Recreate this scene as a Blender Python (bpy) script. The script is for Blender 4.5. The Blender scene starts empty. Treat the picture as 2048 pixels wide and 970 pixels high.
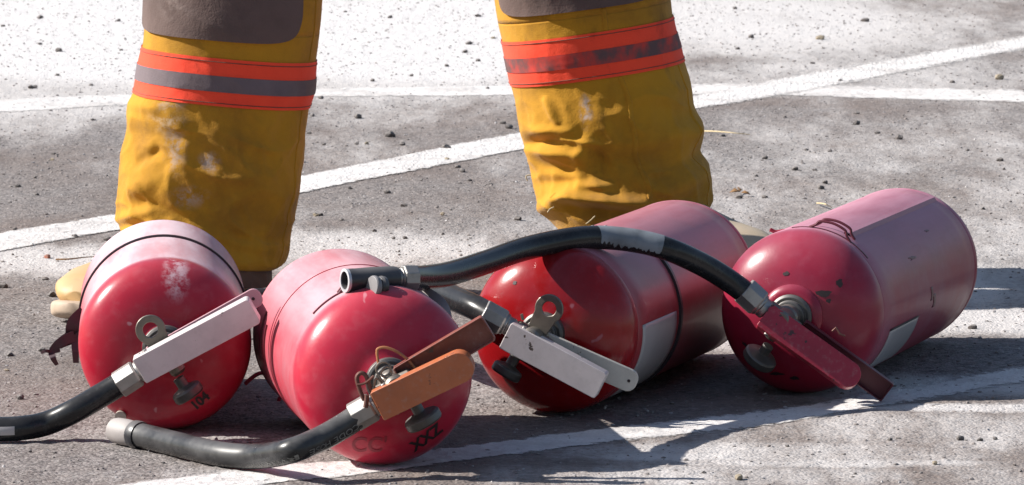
import bpy, bmesh, math, random
import numpy as np
from mathutils import Vector, Matrix, noise
random.seed(7); R_ = math.radians
sc = bpy.context.scene
C = sc.collection

# ---------------------------------------------------------------- camera, sky, sun, exposure
PITCH, FOC, CAMH = R_(6.03), 12170.0, 0.860
cam_d = bpy.data.cameras.new("camera"); cam = bpy.data.objects.new("camera", cam_d); C.objects.link(cam)
cam_d.sensor_width = 36; cam_d.lens = 36 * FOC / 2048
cam.location = (0, 0, CAMH); cam.rotation_euler = (math.pi / 2 - PITCH, 0, 0)
cam_d.clip_start = 0.05; cam_d.clip_end = 2000
cam_d.dof.use_dof = True; cam_d.dof.focus_distance = 6.45; cam_d.dof.aperture_fstop = 56
sc.camera = cam
SUN_EL, SUN_AZ = R_(36), R_(273)      # low in the left, a little behind the tanks
w = bpy.data.worlds.new("World"); sc.world = w; w.use_nodes = True
nt = w.node_tree; bg = nt.nodes["Background"]
sky = nt.nodes.new("ShaderNodeTexSky"); sky.sky_type = 'NISHITA'; sky.sun_disc = False
sky.sun_elevation = SUN_EL; sky.sun_rotation = SUN_AZ; sky.dust_density = 1.0
nt.links.new(sky.outputs[0], bg.inputs[0]); bg.inputs[1].default_value = 0.062
sun_d = bpy.data.lights.new("sun", 'SUN'); sun_d.energy = 4.6; sun_d.angle = R_(0.5); sun_d.color = (1, 0.955, 0.89)
sun = bpy.data.objects.new("sun", sun_d); C.objects.link(sun)
sdir = Vector((-math.cos(SUN_EL) * math.sin(SUN_AZ), -math.cos(SUN_EL) * math.cos(SUN_AZ), -math.sin(SUN_EL)))          # the way the light travels
sun.rotation_euler = sdir.to_track_quat('-Z', 'Y').to_euler(); sun.location = (-5, 7, 4)
sc.view_settings.view_transform = 'Standard'; sc.view_settings.look = 'None'
sc.view_settings.exposure = 0.92; sc.view_settings.gamma = 1

CP, SP = math.cos(PITCH), math.sin(PITCH)
def ray(px, py):
    a, b = (px - 1024) / FOC, (485 - py) / FOC
    return Vector((a, CP + b * SP, -SP + b * CP))
def at(px, py, Y):                      # the point seen at px, py that stands at distance Y
    d = ray(px, py); k = Y / d.y
    return Vector((d.x * k, Y, CAMH + d.z * k))
def gp(px, py, z=0.0):                  # the point of the ground seen at px, py
    d = ray(px, py); k = (z - CAMH) / d.z
    return Vector((d.x * k, d.y * k, z))

# ---------------------------------------------------------------- materials
def lin(c):
    return tuple(((x / 255) / 12.92 if x / 255 <= 0.04045 else ((x / 255 + 0.055) / 1.055) ** 2.4) for x in c) + (1,)
class NT:
    def __init__(s, name):
        s.m = bpy.data.materials.new(name); s.m.use_nodes = True; s.t = s.m.node_tree
        s.b = s.t.nodes["Principled BSDF"]; s.co = s.t.nodes.new("ShaderNodeTexCoord"); s.out = s.t.nodes["Material Output"]
    def n(s, typ, **kw):
        o = s.t.nodes.new(typ)
        for k, v in kw.items(): setattr(o, k, v)
        return o
    def L(s, a, b): s.t.links.new(a, b)
    def inp(s, node, key, v):
        if isinstance(v, bpy.types.NodeSocket): s.L(v, node.inputs[key])
        elif v is not None: node.inputs[key].default_value = v
    def math(s, op, a, b=None, c=None, clamp=False):
        o = s.n("ShaderNodeMath", operation=op, use_clamp=clamp)
        s.inp(o, 0, a); s.inp(o, 1, b); s.inp(o, 2, c); return o.outputs[0]
    def mapping(s, scale=(1, 1, 1), loc=(0, 0, 0), rot=(0, 0, 0), src='Object'):
        o = s.n("ShaderNodeMapping"); s.L(s.co.outputs[src], o.inputs[0])
        o.inputs[1].default_value = loc; o.inputs[2].default_value = rot; o.inputs[3].default_value = scale
        return o.outputs[0]
    def noise(s, scale, detail=5, rough=0.6, vec=None, dist=0):
        o = s.n("ShaderNodeTexNoise"); s.inp(o, 'Vector', vec if vec is not None else s.co.outputs['Object'])
        o.inputs['Scale'].default_value = scale; o.inputs['Detail'].default_value = detail
        o.inputs['Roughness'].default_value = rough; o.inputs['Distortion'].default_value = dist
        return o.outputs[0]
    def ramp(s, v, a, b, lo=0.0, hi=1.0):
        o = s.n("ShaderNodeMapRange", clamp=True, interpolation_type='SMOOTHSTEP'); s.inp(o, 0, v)
        o.inputs[1].default_value = a; o.inputs[2].default_value = b; o.inputs[3].default_value = lo; o.inputs[4].default_value = hi
        return o.outputs[0]
    def mix(s, f, a, b, mode='MIX'):
        o = s.n("ShaderNodeMix", data_type='RGBA', blend_type=mode, clamp_factor=True)
        s.inp(o, 0, f); s.inp(o, 6, a); s.inp(o, 7, b); return o.outputs[2]
    def spot(s, c, r, vec=None, soft=0.5):     # a soft-edged patch round c with radii r
        o = s.n("ShaderNodeVectorMath", operation='SUBTRACT'); s.inp(o, 0, vec if vec is not None else s.co.outputs['Object']); o.inputs[1].default_value = c
        d = s.n("ShaderNodeVectorMath", operation='DIVIDE'); s.L(o.outputs[0], d.inputs[0]); d.inputs[1].default_value = r
        l = s.n("ShaderNodeVectorMath", operation='LENGTH'); s.L(d.outputs[0], l.inputs[0])
        return s.ramp(l.outputs['Value'], soft, 1.0, 1.0, 0.0)
    def bump(s, h, strength=0.3, dist=0.002):
        o = s.n("ShaderNodeBump"); s.L(h, o.inputs['Height']); o.inputs['Strength'].default_value = strength
        o.inputs['Distance'].default_value = dist; s.L(o.outputs[0], s.b.inputs['Normal'])
    def setp(s, **kw):
        for k, v in kw.items(): s.inp(s.b, k.replace('_', ' '), v)
        return s.m

def plain(name, col, rough=0.5, metal=0.0, var=0.25, scale=60, bump=0.15, bd=0.0006, coat=0.0, dust=0.0):
    t = NT(name); c = tuple(col) + (1,)
    n = t.noise(scale, 5); n2 = t.noise(scale * 0.23, 4)
    base = t.mix(t.ramp(n2, 0.35, 0.7), c, tuple(x * (1 - var) for x in col) + (1,))
    base = t.mix(t.ramp(n, 0.52, 0.72, 0, var), base, tuple(x * 0.4 for x in col) + (1,))
    if dust:
        g = t.n("ShaderNodeNewGeometry"); sp = t.n("ShaderNodeSeparateXYZ"); t.L(g.outputs['Normal'], sp.inputs[0])
        f = t.math('MULTIPLY', t.ramp(sp.outputs[2], -0.1, 0.9), t.ramp(n2, 0.3, 0.65, 0.3 * dust, dust))
        base = t.mix(f, base, (0.5, 0.47, 0.45, 1))
        rough = t.math('ADD', rough, t.math('MULTIPLY', f, 0.3))
    t.setp(Base_Color=base, Roughness=rough, Metallic=metal, Coat_Weight=coat)
    t.bump(n, bump, bd); return t.m

def enamel(name, col, under=(0.09, 0.07, 0.06), amt=0.66, coat=0.15, seed=0):
    t = NT(name); v = t.mapping((1, 1, 1), (seed, 0, seed)); n = t.noise(60, 5, 0.6, v); n2 = t.noise(16, 5, 0.65, v); n3 = t.noise(170, 4, 0.6, v)
    c = tuple(col) + (1,)
    base = t.mix(t.ramp(n2, 0.35, 0.7, 0, 0.8), c, tuple(x * 0.72 for x in col) + (1,))
    base = t.mix(t.ramp(n3, 0.5, 0.75, 0, 0.2), base, (0.34, 0.30, 0.28, 1))
    ch = t.math('MAXIMUM', t.ramp(n, amt, amt + 0.015), t.ramp(n3, 0.76, 0.78))
    base = t.mix(ch, base, tuple(under) + (1,))
    t.setp(Base_Color=base, Roughness=t.ramp(n2, 0.3, 0.7, 0.32, 0.55), Coat_Weight=coat); t.bump(t.math('SUBTRACT', n2, ch), 0.2, 0.0012); return t.m
def red_paint(name, col, dust=0.7, dust0=0.0, domedust=0.1, seed=0.0, spots=(), rough=0.27, dustc=(0.66, 0.52, 0.56)):
    t = NT(name); c = tuple(col) + (1,)
    v = t.mapping((1, 1, 1), (seed, seed * 2, 0))
    n = t.noise(9, 6, 0.62, v); nf = t.noise(70, 5, 0.6, v); streak = t.noise(20, 5, 0.65, t.mapping((1, 0.15, 1), (seed, 0, 0)))
    base = t.mix(t.ramp(n, 0.35, 0.7), c, (col[0] * 0.72, col[1] * 0.8, col[2] * 0.9, 1))
    g = t.n("ShaderNodeNewGeometry"); sp = t.n("ShaderNodeSeparateXYZ"); t.L(g.outputs['Normal'], sp.inputs[0])
    ob = t.n("ShaderNodeSeparateXYZ"); t.L(t.co.outputs['Object'], ob.inputs[0])
    up = t.ramp(sp.outputs[2], -0.05, 0.95)                            # settled dry powder, with sky glare painted into it, on what faces up
    cyl = t.ramp(ob.outputs[1], -0.014, 0.008, domedust, 1.0)
    d = t.math('MULTIPLY', t.math('MULTIPLY', up, cyl), t.ramp(streak, 0.25, 0.6, 0.55 * dust, dust))
    side = t.math('MULTIPLY', cyl, t.ramp(n, 0.3, 0.7, 0.05, 0.35 * dust))
    d = t.math('ADD', t.math('MAXIMUM', d, side), t.ramp(nf, 0.45, 0.8, 0, 0.05), clamp=True)
    for (cc, rr, a) in spots:
        f = t.math('MULTIPLY', t.spot(cc, rr, soft=0.2), t.ramp(t.noise(60, 5, 0.7, v), 0.38, 0.6, 0, a))
        d = t.math('MAXIMUM', d, f)
    sc_ = t.ramp(t.noise(45, 2, 0.5, t.mapping((1.0, 0.06, 1.0), (seed, 3, 0), (0.2, 0, 0.5))), 0.70, 0.74, 0, 0.35)
    d = t.math('MAXIMUM', d, sc_)
    base = t.mix(d, base, tuple(dustc) + (1,))
    chips = t.ramp(t.noise(38, 3, 0.5, v), 0.775, 0.79)
    base = t.mix(chips, base, (0.03, 0.012, 0.012, 1))
    t.setp(Base_Color=base, Roughness=t.math('ADD', t.math('MULTIPLY', t.math('MAXIMUM', d, t.math('MULTIPLY', cyl, 0.45)), 0.5), rough), Coat_Weight=0.10, Coat_Roughness=0.10, Specular_IOR_Level=0.32)
    t.bump(t.math('ADD', t.math('MULTIPLY', n, 1.0), t.math('MULTIPLY', nf, 0.25)), 0.22, 0.0022)
    return t.m

M = {}
M['metal'] = plain('weathered_brass', (0.20, 0.175, 0.145), 0.42, 0.75, 0.35, 90, 0.3, dust=0.35)
M['ferrule'] = plain('dull_aluminium', (0.36, 0.345, 0.33), 0.45, 0.85, 0.3, 120, 0.25, dust=0.3)
M['steel'] = plain('dark_steel', (0.10, 0.095, 0.09), 0.45, 0.7, 0.3, 90, 0.2, dust=0.3)
M['white_enamel'] = enamel('white_enamel', (0.60, 0.54, 0.54), seed=1)
M['cream_enamel'] = enamel('cream_enamel', (0.55, 0.52, 0.47), seed=2)
M['pink_enamel'] = enamel('pink_worn_enamel', (0.55, 0.32, 0.36), amt=0.6, seed=6)
M['orange_enamel'] = enamel('orange_faded_enamel', (0.45, 0.13, 0.05), under=(0.2, 0.07, 0.04), seed=3)
M['rust_enamel'] = enamel('rust_red_enamel', (0.23, 0.065, 0.045), seed=4)
M['red_enamel'] = enamel('red_enamel', (0.33, 0.012, 0.035), under=(0.06, 0.02, 0.02), seed=5)
M['dark_red'] = plain('maroon_enamel', (0.12, 0.015, 0.028), 0.45, 0, 0.3, 60, 0.1)
M['maroon_rubber'] = plain('maroon_tape', (0.05, 0.018, 0.028), 0.6, 0, 0.3, 80, 0.2)
M['black_band'] = plain('black_band', (0.025, 0.015, 0.022), 0.45, 0, 0.3, 80, 0.15)
M['wire'] = plain('orange_wire', (0.42, 0.17, 0.07), 0.45, 0, 0.3, 200, 0.1)
M['rust_wire'] = plain('rusty_wire', (0.16, 0.065, 0.05), 0.6, 0.3, 0.4, 200, 0.1)
M['label'] = plain('worn_white_label', (0.38, 0.36, 0.36), 0.4, 0, 0.2, 30, 0.08)
M['ink'] = plain('black_ink', (0.022, 0.010, 0.012), 0.6, 0, 0.1)
M['faint_ink'] = plain('faint_ink', (0.26, 0.006, 0.022), 0.5, 0, 0.1)
M['hose_print'] = plain('pale_print', (0.20, 0.20, 0.19), 0.6, 0, 0.5, 500)
M['disc'] = plain('grey_disc', (0.42, 0.38, 0.33), 0.5, 0.2, 0.15)
M['disc_dark'] = plain('grey_plastic', (0.22, 0.21, 0.215), 0.5, 0, 0.2)
M['inside'] = plain('nozzle_bore', (0.05, 0.05, 0.05), 0.8)
M['nozzle_black'] = plain('black_nozzle', (0.02, 0.021, 0.027), 0.33, 0, 0.3, 40, 0.1, dust=0.25)
M['nozzle_grey'] = plain('scuffed_nozzle', (0.33, 0.30, 0.29), 0.55, 0, 0.25, 60, 0.2, dust=0.4)
M['rim'] = plain('nozzle_rim', (0.55, 0.55, 0.58), 0.45, 0.3, 0.15)
def hose_mat(name, dust, seed):
    t = NT(name); v = t.mapping((1, 1, 1), (seed, 0, 0))
    n = t.noise(14, 5, 0.65, v); nf = t.noise(160, 4, 0.6, v)
    g = t.n("ShaderNodeNewGeometry"); sp = t.n("ShaderNodeSeparateXYZ"); t.L(g.outputs['Normal'], sp.inputs[0])
    d = t.math('MULTIPLY', t.ramp(sp.outputs[2], -0.7, 0.9, 0.25, 1), t.ramp(n, 0.32, 0.68, 0.05, dust))
    d = t.math('ADD', d, t.ramp(nf, 0.5, 0.75, 0, 0.08), clamp=True)
    base = t.mix(d, (0.007, 0.0075, 0.009, 1), (0.20, 0.195, 0.195, 1))
    t.setp(Specular_IOR_Level=0.33, Base_Color=base, Roughness=t.math('ADD', t.math('MULTIPLY', d, 0.5), 0.24))
    t.bump(nf, 0.12, 0.0006); return t.m
M['hose_a'] = hose_mat('hose_rubber_clean', 0.12, 1.0)
M['hose_b'] = hose_mat('hose_rubber_dusty', 0.42, 4.0)
M['hose_c'] = hose_mat('hose_rubber_black', 0.12, 9.0)

def cloth(name, col, dirty, worn=0.0, spots=(), weave=700):
    t = NT(name); n = t.noise(7, 6, 0.65); n2 = t.noise(26, 5, 0.65, t.mapping((1, 1, 0.5))); nf = t.noise(weave, 2)
    c = tuple(col) + (1,)
    base = t.mix(t.ramp(n, 0.4, 0.72, 0, 0.8), c, tuple(dirty) + (1,))
    base = t.mix(t.ramp(n2, 0.56, 0.74, 0, 0.40), base, tuple(x * 0.4 for x in dirty) + (1,))
    base = t.mix(t.ramp(n2, 0.22, 0.40, 0.35, 0), base, tuple(min(1, x * 1.25) for x in col) + (1,))
    for (cc, rr, a, sc_) in spots:
        f = t.math('MULTIPLY', t.spot(cc, rr, soft=0.1), t.ramp(t.noise(70, 6, 0.7), 0.42, 0.62, 0, a))
        base = t.mix(f, base, tuple(sc_) + (1,))
    t.setp(Base_Color=base, Roughness=0.9, Sheen_Weight=0.08)
    t.bump(t.math('ADD', nf, t.math('MULTIPLY', t.noise(45, 5, 0.6), 2.2)), 0.35, 0.0016)
    return t.m
pl = (0.40, 0.38, 0.40)
PO = Vector((gp(800, 600).x, 7.6, 0))
M['cloth_l'] = cloth('mustard_duck_cloth', (0.49, 0.235, 0.006), (0.24, 0.105, 0.005), spots=[
    (at(325, 250, 7.36) - PO, (0.04, 0.1, 0.022), 0.9, (0.62, 0.47, 0.30)), (at(345, 300, 7.36) - PO, (0.022, 0.1, 0.05), 0.7, pl),
    (at(415, 330, 7.36) - PO, (0.02, 0.1, 0.02), 0.8, pl), (at(375, 400, 7.36) - PO, (0.035, 0.1, 0.02), 0.7, pl),
    (at(335, 210, 7.36) - PO, (0.035, 0.1, 0.02), 0.7, pl), (at(1172, 220, 7.65) - PO, (0.012, 0.1, 0.03), 0.8, pl)])
M['tape'] = cloth('fluorescent_tape', (1.0, 0.075, 0.028), (0.85, 0.058, 0.025), weave=900)
M['silver_tape'] = cloth('silver_tape', (0.16, 0.125, 0.135), (0.10, 0.07, 0.075), weave=900)
def worn_silver():
    t = NT('worn_silver_tape'); n = t.noise(22, 4, 0.6, t.mapping((1.5, 1, 1.0), (3, 0, 1)))
    base = t.mix(t.ramp(n, 0.38, 0.68), (0.115, 0.065, 0.065, 1), (0.62, 0.045, 0.03, 1))
    t.setp(Base_Color=base, Roughness=0.8); t.bump(n, 0.2, 0.001); return t.m
M['silver_worn'] = worn_silver()
M['leather'] = cloth('brown_knee_leather', (0.135, 0.088, 0.076), (0.085, 0.055, 0.048), spots=[
    (at(340, 20, 7.36) - PO, (0.04, 0.1, 0.03), 0.5, (0.35, 0.28, 0.25))], weave=400)  # pale patch at the left: sunlight painted into the leather
M['lining'] = cloth('brown_cuff', (0.13, 0.07, 0.045), (0.08, 0.045, 0.03))
M['boot'] = plain('tan_boot_rubber', (0.50, 0.31, 0.13), 0.55, 0, 0.2, 40, 0.15, 0.001, dust=0.3)
M['boot_shaded'] = plain('dusty_shaded_boot_rubber', (0.42, 0.33, 0.22), 0.6, 0, 0.2, 40, 0.15, 0.001, dust=0.25)  # greyer copy of the tan boot, the leg's shade painted into its colour
M['sole'] = plain('pale_sole_rubber', (0.46, 0.35, 0.26), 0.7, 0, 0.25, 60, 0.2, 0.001)
M['skin'] = plain('skin', (0.55, 0.32, 0.23), 0.5)
M['stone'] = plain('dark_stone', (0.10, 0.085, 0.08), 0.85, 0, 0.4, 200, 0.5, 0.001, dust=0.35)
M['stone_pale'] = plain('pale_stone', (0.36, 0.30, 0.22), 0.85, 0, 0.4, 200, 0.5, 0.001)
M['stone_red'] = plain('reddish_stone', (0.35, 0.13, 0.08), 0.85, 0, 0.3, 200, 0.5, 0.001, dust=0.3)
M['straw'] = plain('dry_straw', (0.60, 0.48, 0.28), 0.7, 0, 0.2)
M['leaf'] = plain('dry_leaf', (0.22, 0.12, 0.05), 0.8, 0, 0.3)

def asphalt():
    t = NT('dusty_asphalt')
    wob = t.noise(1.3, 4, 0.6)
    agg = t.n("ShaderNodeTexVoronoi"); agg.inputs['Scale'].default_value = 260; t.L(t.co.outputs['Object'], agg.inputs['Vector'])
    sep = t.n("ShaderNodeSeparateColor"); t.L(agg.outputs['Color'], sep.inputs[0])
    med = t.noise(30, 6, 0.72); fin = t.noise(210, 4, 0.7); big = t.noise(2.2, 6, 0.66, t.mapping((1, 0.55, 1), (2.2, 5, 0)))
    str_ = t.noise(7, 6, 0.7, t.mapping((1, 0.22, 1), (1, 7, 0), (0, 0, 0.12)))
    c = t.mix(t.ramp(sep.outputs[0], 0.1, 0.95), (0.11, 0.099, 0.096, 1), (0.28, 0.252, 0.242, 1))
    c = t.mix(t.ramp(big, 0.35, 0.68), c, (0.165, 0.130, 0.114, 1))
    c = t.mix(t.ramp(fin, 0.55, 0.68, 0, 0.75), c, (0.05, 0.042, 0.040, 1))
    c = t.mix(t.ramp(med, 0.52, 0.68, 0, 0.6), c, (0.062, 0.049, 0.045, 1))
    c = t.mix(t.ramp(t.noise(75, 5, 0.75), 0.55, 0.66, 0, 0.6), c, (0.30, 0.28, 0.27, 1))
    # pale extinguishing powder and dried silt lying on the asphalt
    def G(px, py): return gp(px, py)
    regs = []
    for (px, py, rx, ry, a) in [(300, 60, 0.95, 2.4, 1.5), (850, 70, 0.75, 2.3, 1.4), (1500, 40, 0.7, 1.7, 1.0), (1990, 30, 0.5, 1.6, 0.35),
            (130, 180, 0.5, 1.2, 0.8), (1560, 150, 0.5, 0.8, 0.5), (1950, 160, 0.35, 0.8, 0.5), (1850, 300, 0.5, 1.2, 0.34), (1900, 480, 0.3, 0.7, 0.45),
            (150, 520, 0.42, 0.30, 0.75), (640, 500, 0.36, 0.40, 0.75), (450, 300, 0.5, 0.8, 0.2), (800, 210, 0.5, 0.8, 0.35),
            (1350, 912, .18, .05, .7), (1680, 925, .24, .06, .7), (1960, 815, .18, .06, .9), (1500, 660, 0.25, 0.35, 0.8), (1990, 640, 0.26, 0.20, 0.85), (1620, 905, 0.26, 0.16, 0.62), (1450, 950, 0.36, 0.14, 0.48), (1900, 860, 0.4, 0.25, 0.48), (1750, 950, 0.5, 0.2, 0.30), (1700, 380, 0.9, 1.3, 0.30), (1950, 560, .3, .4, .6),
            (1880, 770, 0.3, 0.16, 0.75), (1300, 905, 0.2, 0.12, 0.5), (900, 780, 0.14, 0.2, 0.3), (150, 870, 0.3, 0.12, 0.30), (350, 950, 0.3, 0.08, 0.25)]:
        g = G(px, py); regs.append(t.math('MULTIPLY', t.spot((g.x, g.y, 0), (rx, ry, 5), soft=0.25), a))
    tot = regs[0]
    for r in regs[1:]: tot = t.math('MAXIMUM', tot, r)
    br = t.math('ADD', t.math('MULTIPLY', str_, 0.70), t.math('MULTIPLY', t.noise(95, 5, 0.75), 0.30))
    p = t.math('ADD', t.math('MULTIPLY', tot, 0.95), t.math('MULTIPLY', t.math('SUBTRACT', br, 0.5), 2.5))
    c = t.mix(t.ramp(t.noise(5, 6, 0.7, t.mapping((1, 0.16, 1), (7, 1, 0), (0, 0, -0.08))), 0.55, 0.70, 0, 0.65), c, (0.115, 0.088, 0.075, 1))
    p = t.ramp(t.math('ADD', p, 0.10), 0.10, 0.95)
    p = t.math('MULTIPLY', p, t.ramp(fin, 0.52, 0.72, 1.0, 0.62))
    c = t.mix(p, c, t.mix(t.ramp(tot, 0.8, 1.2), (0.50, 0.475, 0.465, 1), (0.60, 0.58, 0.575, 1)))
    t.setp(Base_Color=c, Roughness=0.85)
    h = t.math('ADD', t.math('MULTIPLY', fin, 0.8), t.math('ADD', t.math('MULTIPLY', agg.outputs['Distance'], -0.7), t.math('MULTIPLY', med, 1.5)))
    t.bump(h, 0.7, 0.0025); return t.m
M['asphalt'] = asphalt()
def paint():
    t = NT('worn_white_line_paint')
    n = t.noise(60, 6, 0.75); n2 = t.noise(9, 5, 0.65); f = t.noise(230, 3, 0.7)
    c = t.mix(t.ramp(f, 0.4, 0.72, 0, 0.5), (0.64, 0.62, 0.61, 1), (0.38, 0.34, 0.32, 1))
    c = t.mix(t.ramp(n2, 0.42, 0.66, 0, 0.6), c, (0.40, 0.37, 0.355, 1))
    at_ = t.n("ShaderNodeAttribute", attribute_name='edge')
    a = t.math('ADD', t.math('MULTIPLY', at_.outputs['Fac'], 3.2), t.math('MULTIPLY', t.math('SUBTRACT', n, 0.5), 2.0))
    keep = t.math('MULTIPLY', t.ramp(a, 0.25, 0.75), t.ramp(n, 0.61, 0.67, 1, 0.15))
    t.setp(Base_Color=c, Roughness=0.8, Alpha=keep); t.bump(t.math('ADD', f, n), 0.5, 0.002); return t.m
M['paint'] = paint()

# ---------------------------------------------------------------- object helpers
def tag(o, label=None, cat=None, group=None, kind=None):
    for k, v in (('label', label), ('category', cat), ('group', group), ('kind', kind)):
        if v: o[k] = v
    return o
def empty(name, mat, label, cat, group=None):
    o = bpy.data.objects.new(name, None); C.objects.link(o); o.matrix_world = mat; o.empty_display_size = 0.05
    INV[o.name] = mat.inverted(); return tag(o, label, cat, group)
INV = {}
class MB:
    """collects shapes in world coordinates; build() links them as one mesh object under its parent"""
    def __init__(s): s.v = []; s.f = []
    def add(s, vs, fs):
        k = len(s.v); s.v += [Vector(x) for x in vs]; s.f += [tuple(i + k for i in q) for q in fs]; return s
    def tube(s, pts, r, n=12, caps=True, closed=False, flat=None):
        pts = [Vector(p) for p in pts]; m = len(pts); rs = r if isinstance(r, (list, tuple)) else [r] * m
        T = []
        for i in range(m):
            a = pts[(i - 1) % m] if (closed or i > 0) else pts[0]; b = pts[(i + 1) % m] if (closed or i < m - 1) else pts[-1]
            T.append((b - a).normalized())
        up = Vector((0, 0, 1)) if abs(T[0].z) < 0.9 else Vector((1, 0, 0))
        N = (up - T[0] * up.dot(T[0])).normalized(); vs = []
        for i in range(m):
            N = (N - T[i] * N.dot(T[i])).normalized(); B = T[i].cross(N)
            for j in range(n):
                a = 2 * math.pi * j / n; q = N * math.cos(a) * (flat or 1) + B * math.sin(a)
                vs.append(pts[i] + q * rs[i])
        fs = []
        for i in range(m if closed else m - 1):
            i2 = (i + 1) % m
            for j in range(n):
                fs.append((i * n + j, i * n + (j + 1) % n, i2 * n + (j + 1) % n, i2 * n + j))
        if caps and not closed: fs += [tuple(reversed(range(n))), tuple(range((m - 1) * n, m * n))]
        return s.add(vs, fs)
    def rev(s, o, ax, prof, n=32, ref=None):
        o = Vector(o); ax = Vector(ax).normalized()
        ref = ref or (Vector((0, 0, 1)) if abs(ax.z) < 0.9 else Vector((1, 0, 0)))
        u = (ref - ax * ref.dot(ax)).normalized(); v = ax.cross(u); vs = []; fs = []
        for (r, t) in prof:
            for j in range(n):
                a = 2 * math.pi * j / n; vs.append(o + ax * t + (u * math.cos(a) + v * math.sin(a)) * max(r, 1e-5))
        for i in range(len(prof) - 1):
            for j in range(n):
                fs.append((i * n + j, i * n + (j + 1) % n, (i + 1) * n + (j + 1) % n, (i + 1) * n + j))
        return s.add(vs, fs)
    def plate(s, o, u, v, w, outline, t, holes=None):
        """outline in u, v extruded by t along w; with holes = (cu, cv, r) the plate is a ring strip round it"""
        o = Vector(o)
        if not holes:
            n = len(outline)
            vs = [o + u * a + v * b for a, b in outline] + [o + u * a + v * b + w * t for a, b in outline]
            return s.add(vs, [tuple(reversed(range(n))), tuple(range(n, 2 * n))] + [(i, (i + 1) % n, n + (i + 1) % n, n + i) for i in range(n)])
        cu, cv, r = holes; n = len(outline); inner = []
        for a, b in outline:
            d = math.hypot(a - cu, b - cv); inner.append((cu + (a - cu) / d * r, cv + (b - cv) / d * r))
        vs = []
        for z in (0, t):
            for ring in (outline, inner): vs += [o + u * a + v * b + w * z for a, b in ring]
        fs = []
        for i in range(n):
            j = (i + 1) % n
            fs += [(i, n + i, n + j, j), (2 * n + i, 2 * n + j, 3 * n + j, 3 * n + i), (i, j, 2 * n + j, 2 * n + i), (n + i, 3 * n + i, 3 * n + j, n + j)]
        return s.add(vs, fs)
    def channel(s, o, u, v, w, outline, h, t):
        """a pressed sheet tray: a face at w = h with walls coming down from its edge"""
        o = Vector(o); n = len(outline); cu = sum(a for a, b in outline) / n; cv = sum(b for a, b in outline) / n
        L = max(a for a, b in outline) - min(a for a, b in outline); W = max(b for a, b in outline) - min(b for a, b in outline)
        inn = [(cu + (a - cu) * (1 - 2 * t / L), cv + (b - cv) * (1 - 2 * t / W)) for a, b in outline]
        P = lambda ring, z: [o + u * a + v * b + w * z for a, b in ring]
        vs = P(outline, 0) + P(outline, h) + P(inn, h - t) + P(inn, 0)
        fs = [tuple(range(n, 2 * n)), tuple(reversed(range(2 * n, 3 * n)))]
        for i in range(n):
            j = (i + 1) % n
            fs += [(i, j, n + j, n + i), (2 * n + i, 2 * n + j, 3 * n + j, 3 * n + i), (3 * n + i, 3 * n + j, j, i)]
        return s.add(vs, fs)
    def build(s, name, mat, parent=None, smooth=35, bevel=0, label=None, sub=0, solid=0):
        me = bpy.data.meshes.new(name)
        inv = INV.get(parent.name) if parent else None
        vs = [inv @ x for x in s.v] if inv else s.v
        me.from_pydata([tuple(x) for x in vs], [], s.f)
        bm = bmesh.new(); bm.from_mesh(me); bmesh.ops.recalc_face_normals(bm, faces=bm.faces); bm.to_mesh(me); bm.free()
        me.shade_smooth(); me.set_sharp_from_angle(angle=R_(smooth))
        me.materials.append(mat)
        o = bpy.data.objects.new(name, me); C.objects.link(o)
        if parent: o.parent = parent; INV[o.name] = INV[parent.name]
        if solid:
            m = o.modifiers.new('thick', 'SOLIDIFY'); m.thickness = solid; m.offset = -1
        if bevel:
            m = o.modifiers.new('bevel', 'BEVEL'); m.width = bevel; m.segments = 3; m.limit_method = 'ANGLE'; m.angle_limit = R_(30)
        if sub:
            m = o.modifiers.new('sub', 'SUBSURF'); m.levels = m.render_levels = sub
        if label: o['label'] = label
        return o
def rrect(x0, x1, y0, y1, r0, r1, k=6):
    """outline with corner radius r0 at the x0 end and r1 at the x1 end"""
    out = []
    for (cx, cy, r, a0) in ((x1 - r1, y1 - r1, r1, 0), (x0 + r0, y1 - r0, r0, 90), (x0 + r0, y0 + r0, r0, 180), (x1 - r1, y0 + r1, r1, 270)):
        for i in range(k + 1):
            a = R_(a0 + 90 * i / k); out.append((cx + r * math.cos(a), cy + r * math.sin(a)))
    return out
def spline(pts, per=10):
    pts = [Vector(p) for p in pts]; out = []
    P = [pts[0] * 2 - pts[1]] + pts + [pts[-1] * 2 - pts[-2]]
    for i in range(1, len(P) - 2):
        for k in range(per):
            t = k / per; a, b, c, d = P[i - 1], P[i], P[i + 1], P[i + 2]
            out.append(0.5 * ((2 * b) + (c - a) * t + (2 * a - 5 * b + 4 * c - d) * t * t + (3 * b - a - 3 * c + d) * t ** 3))
    out.append(pts[-1]); return out

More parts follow.
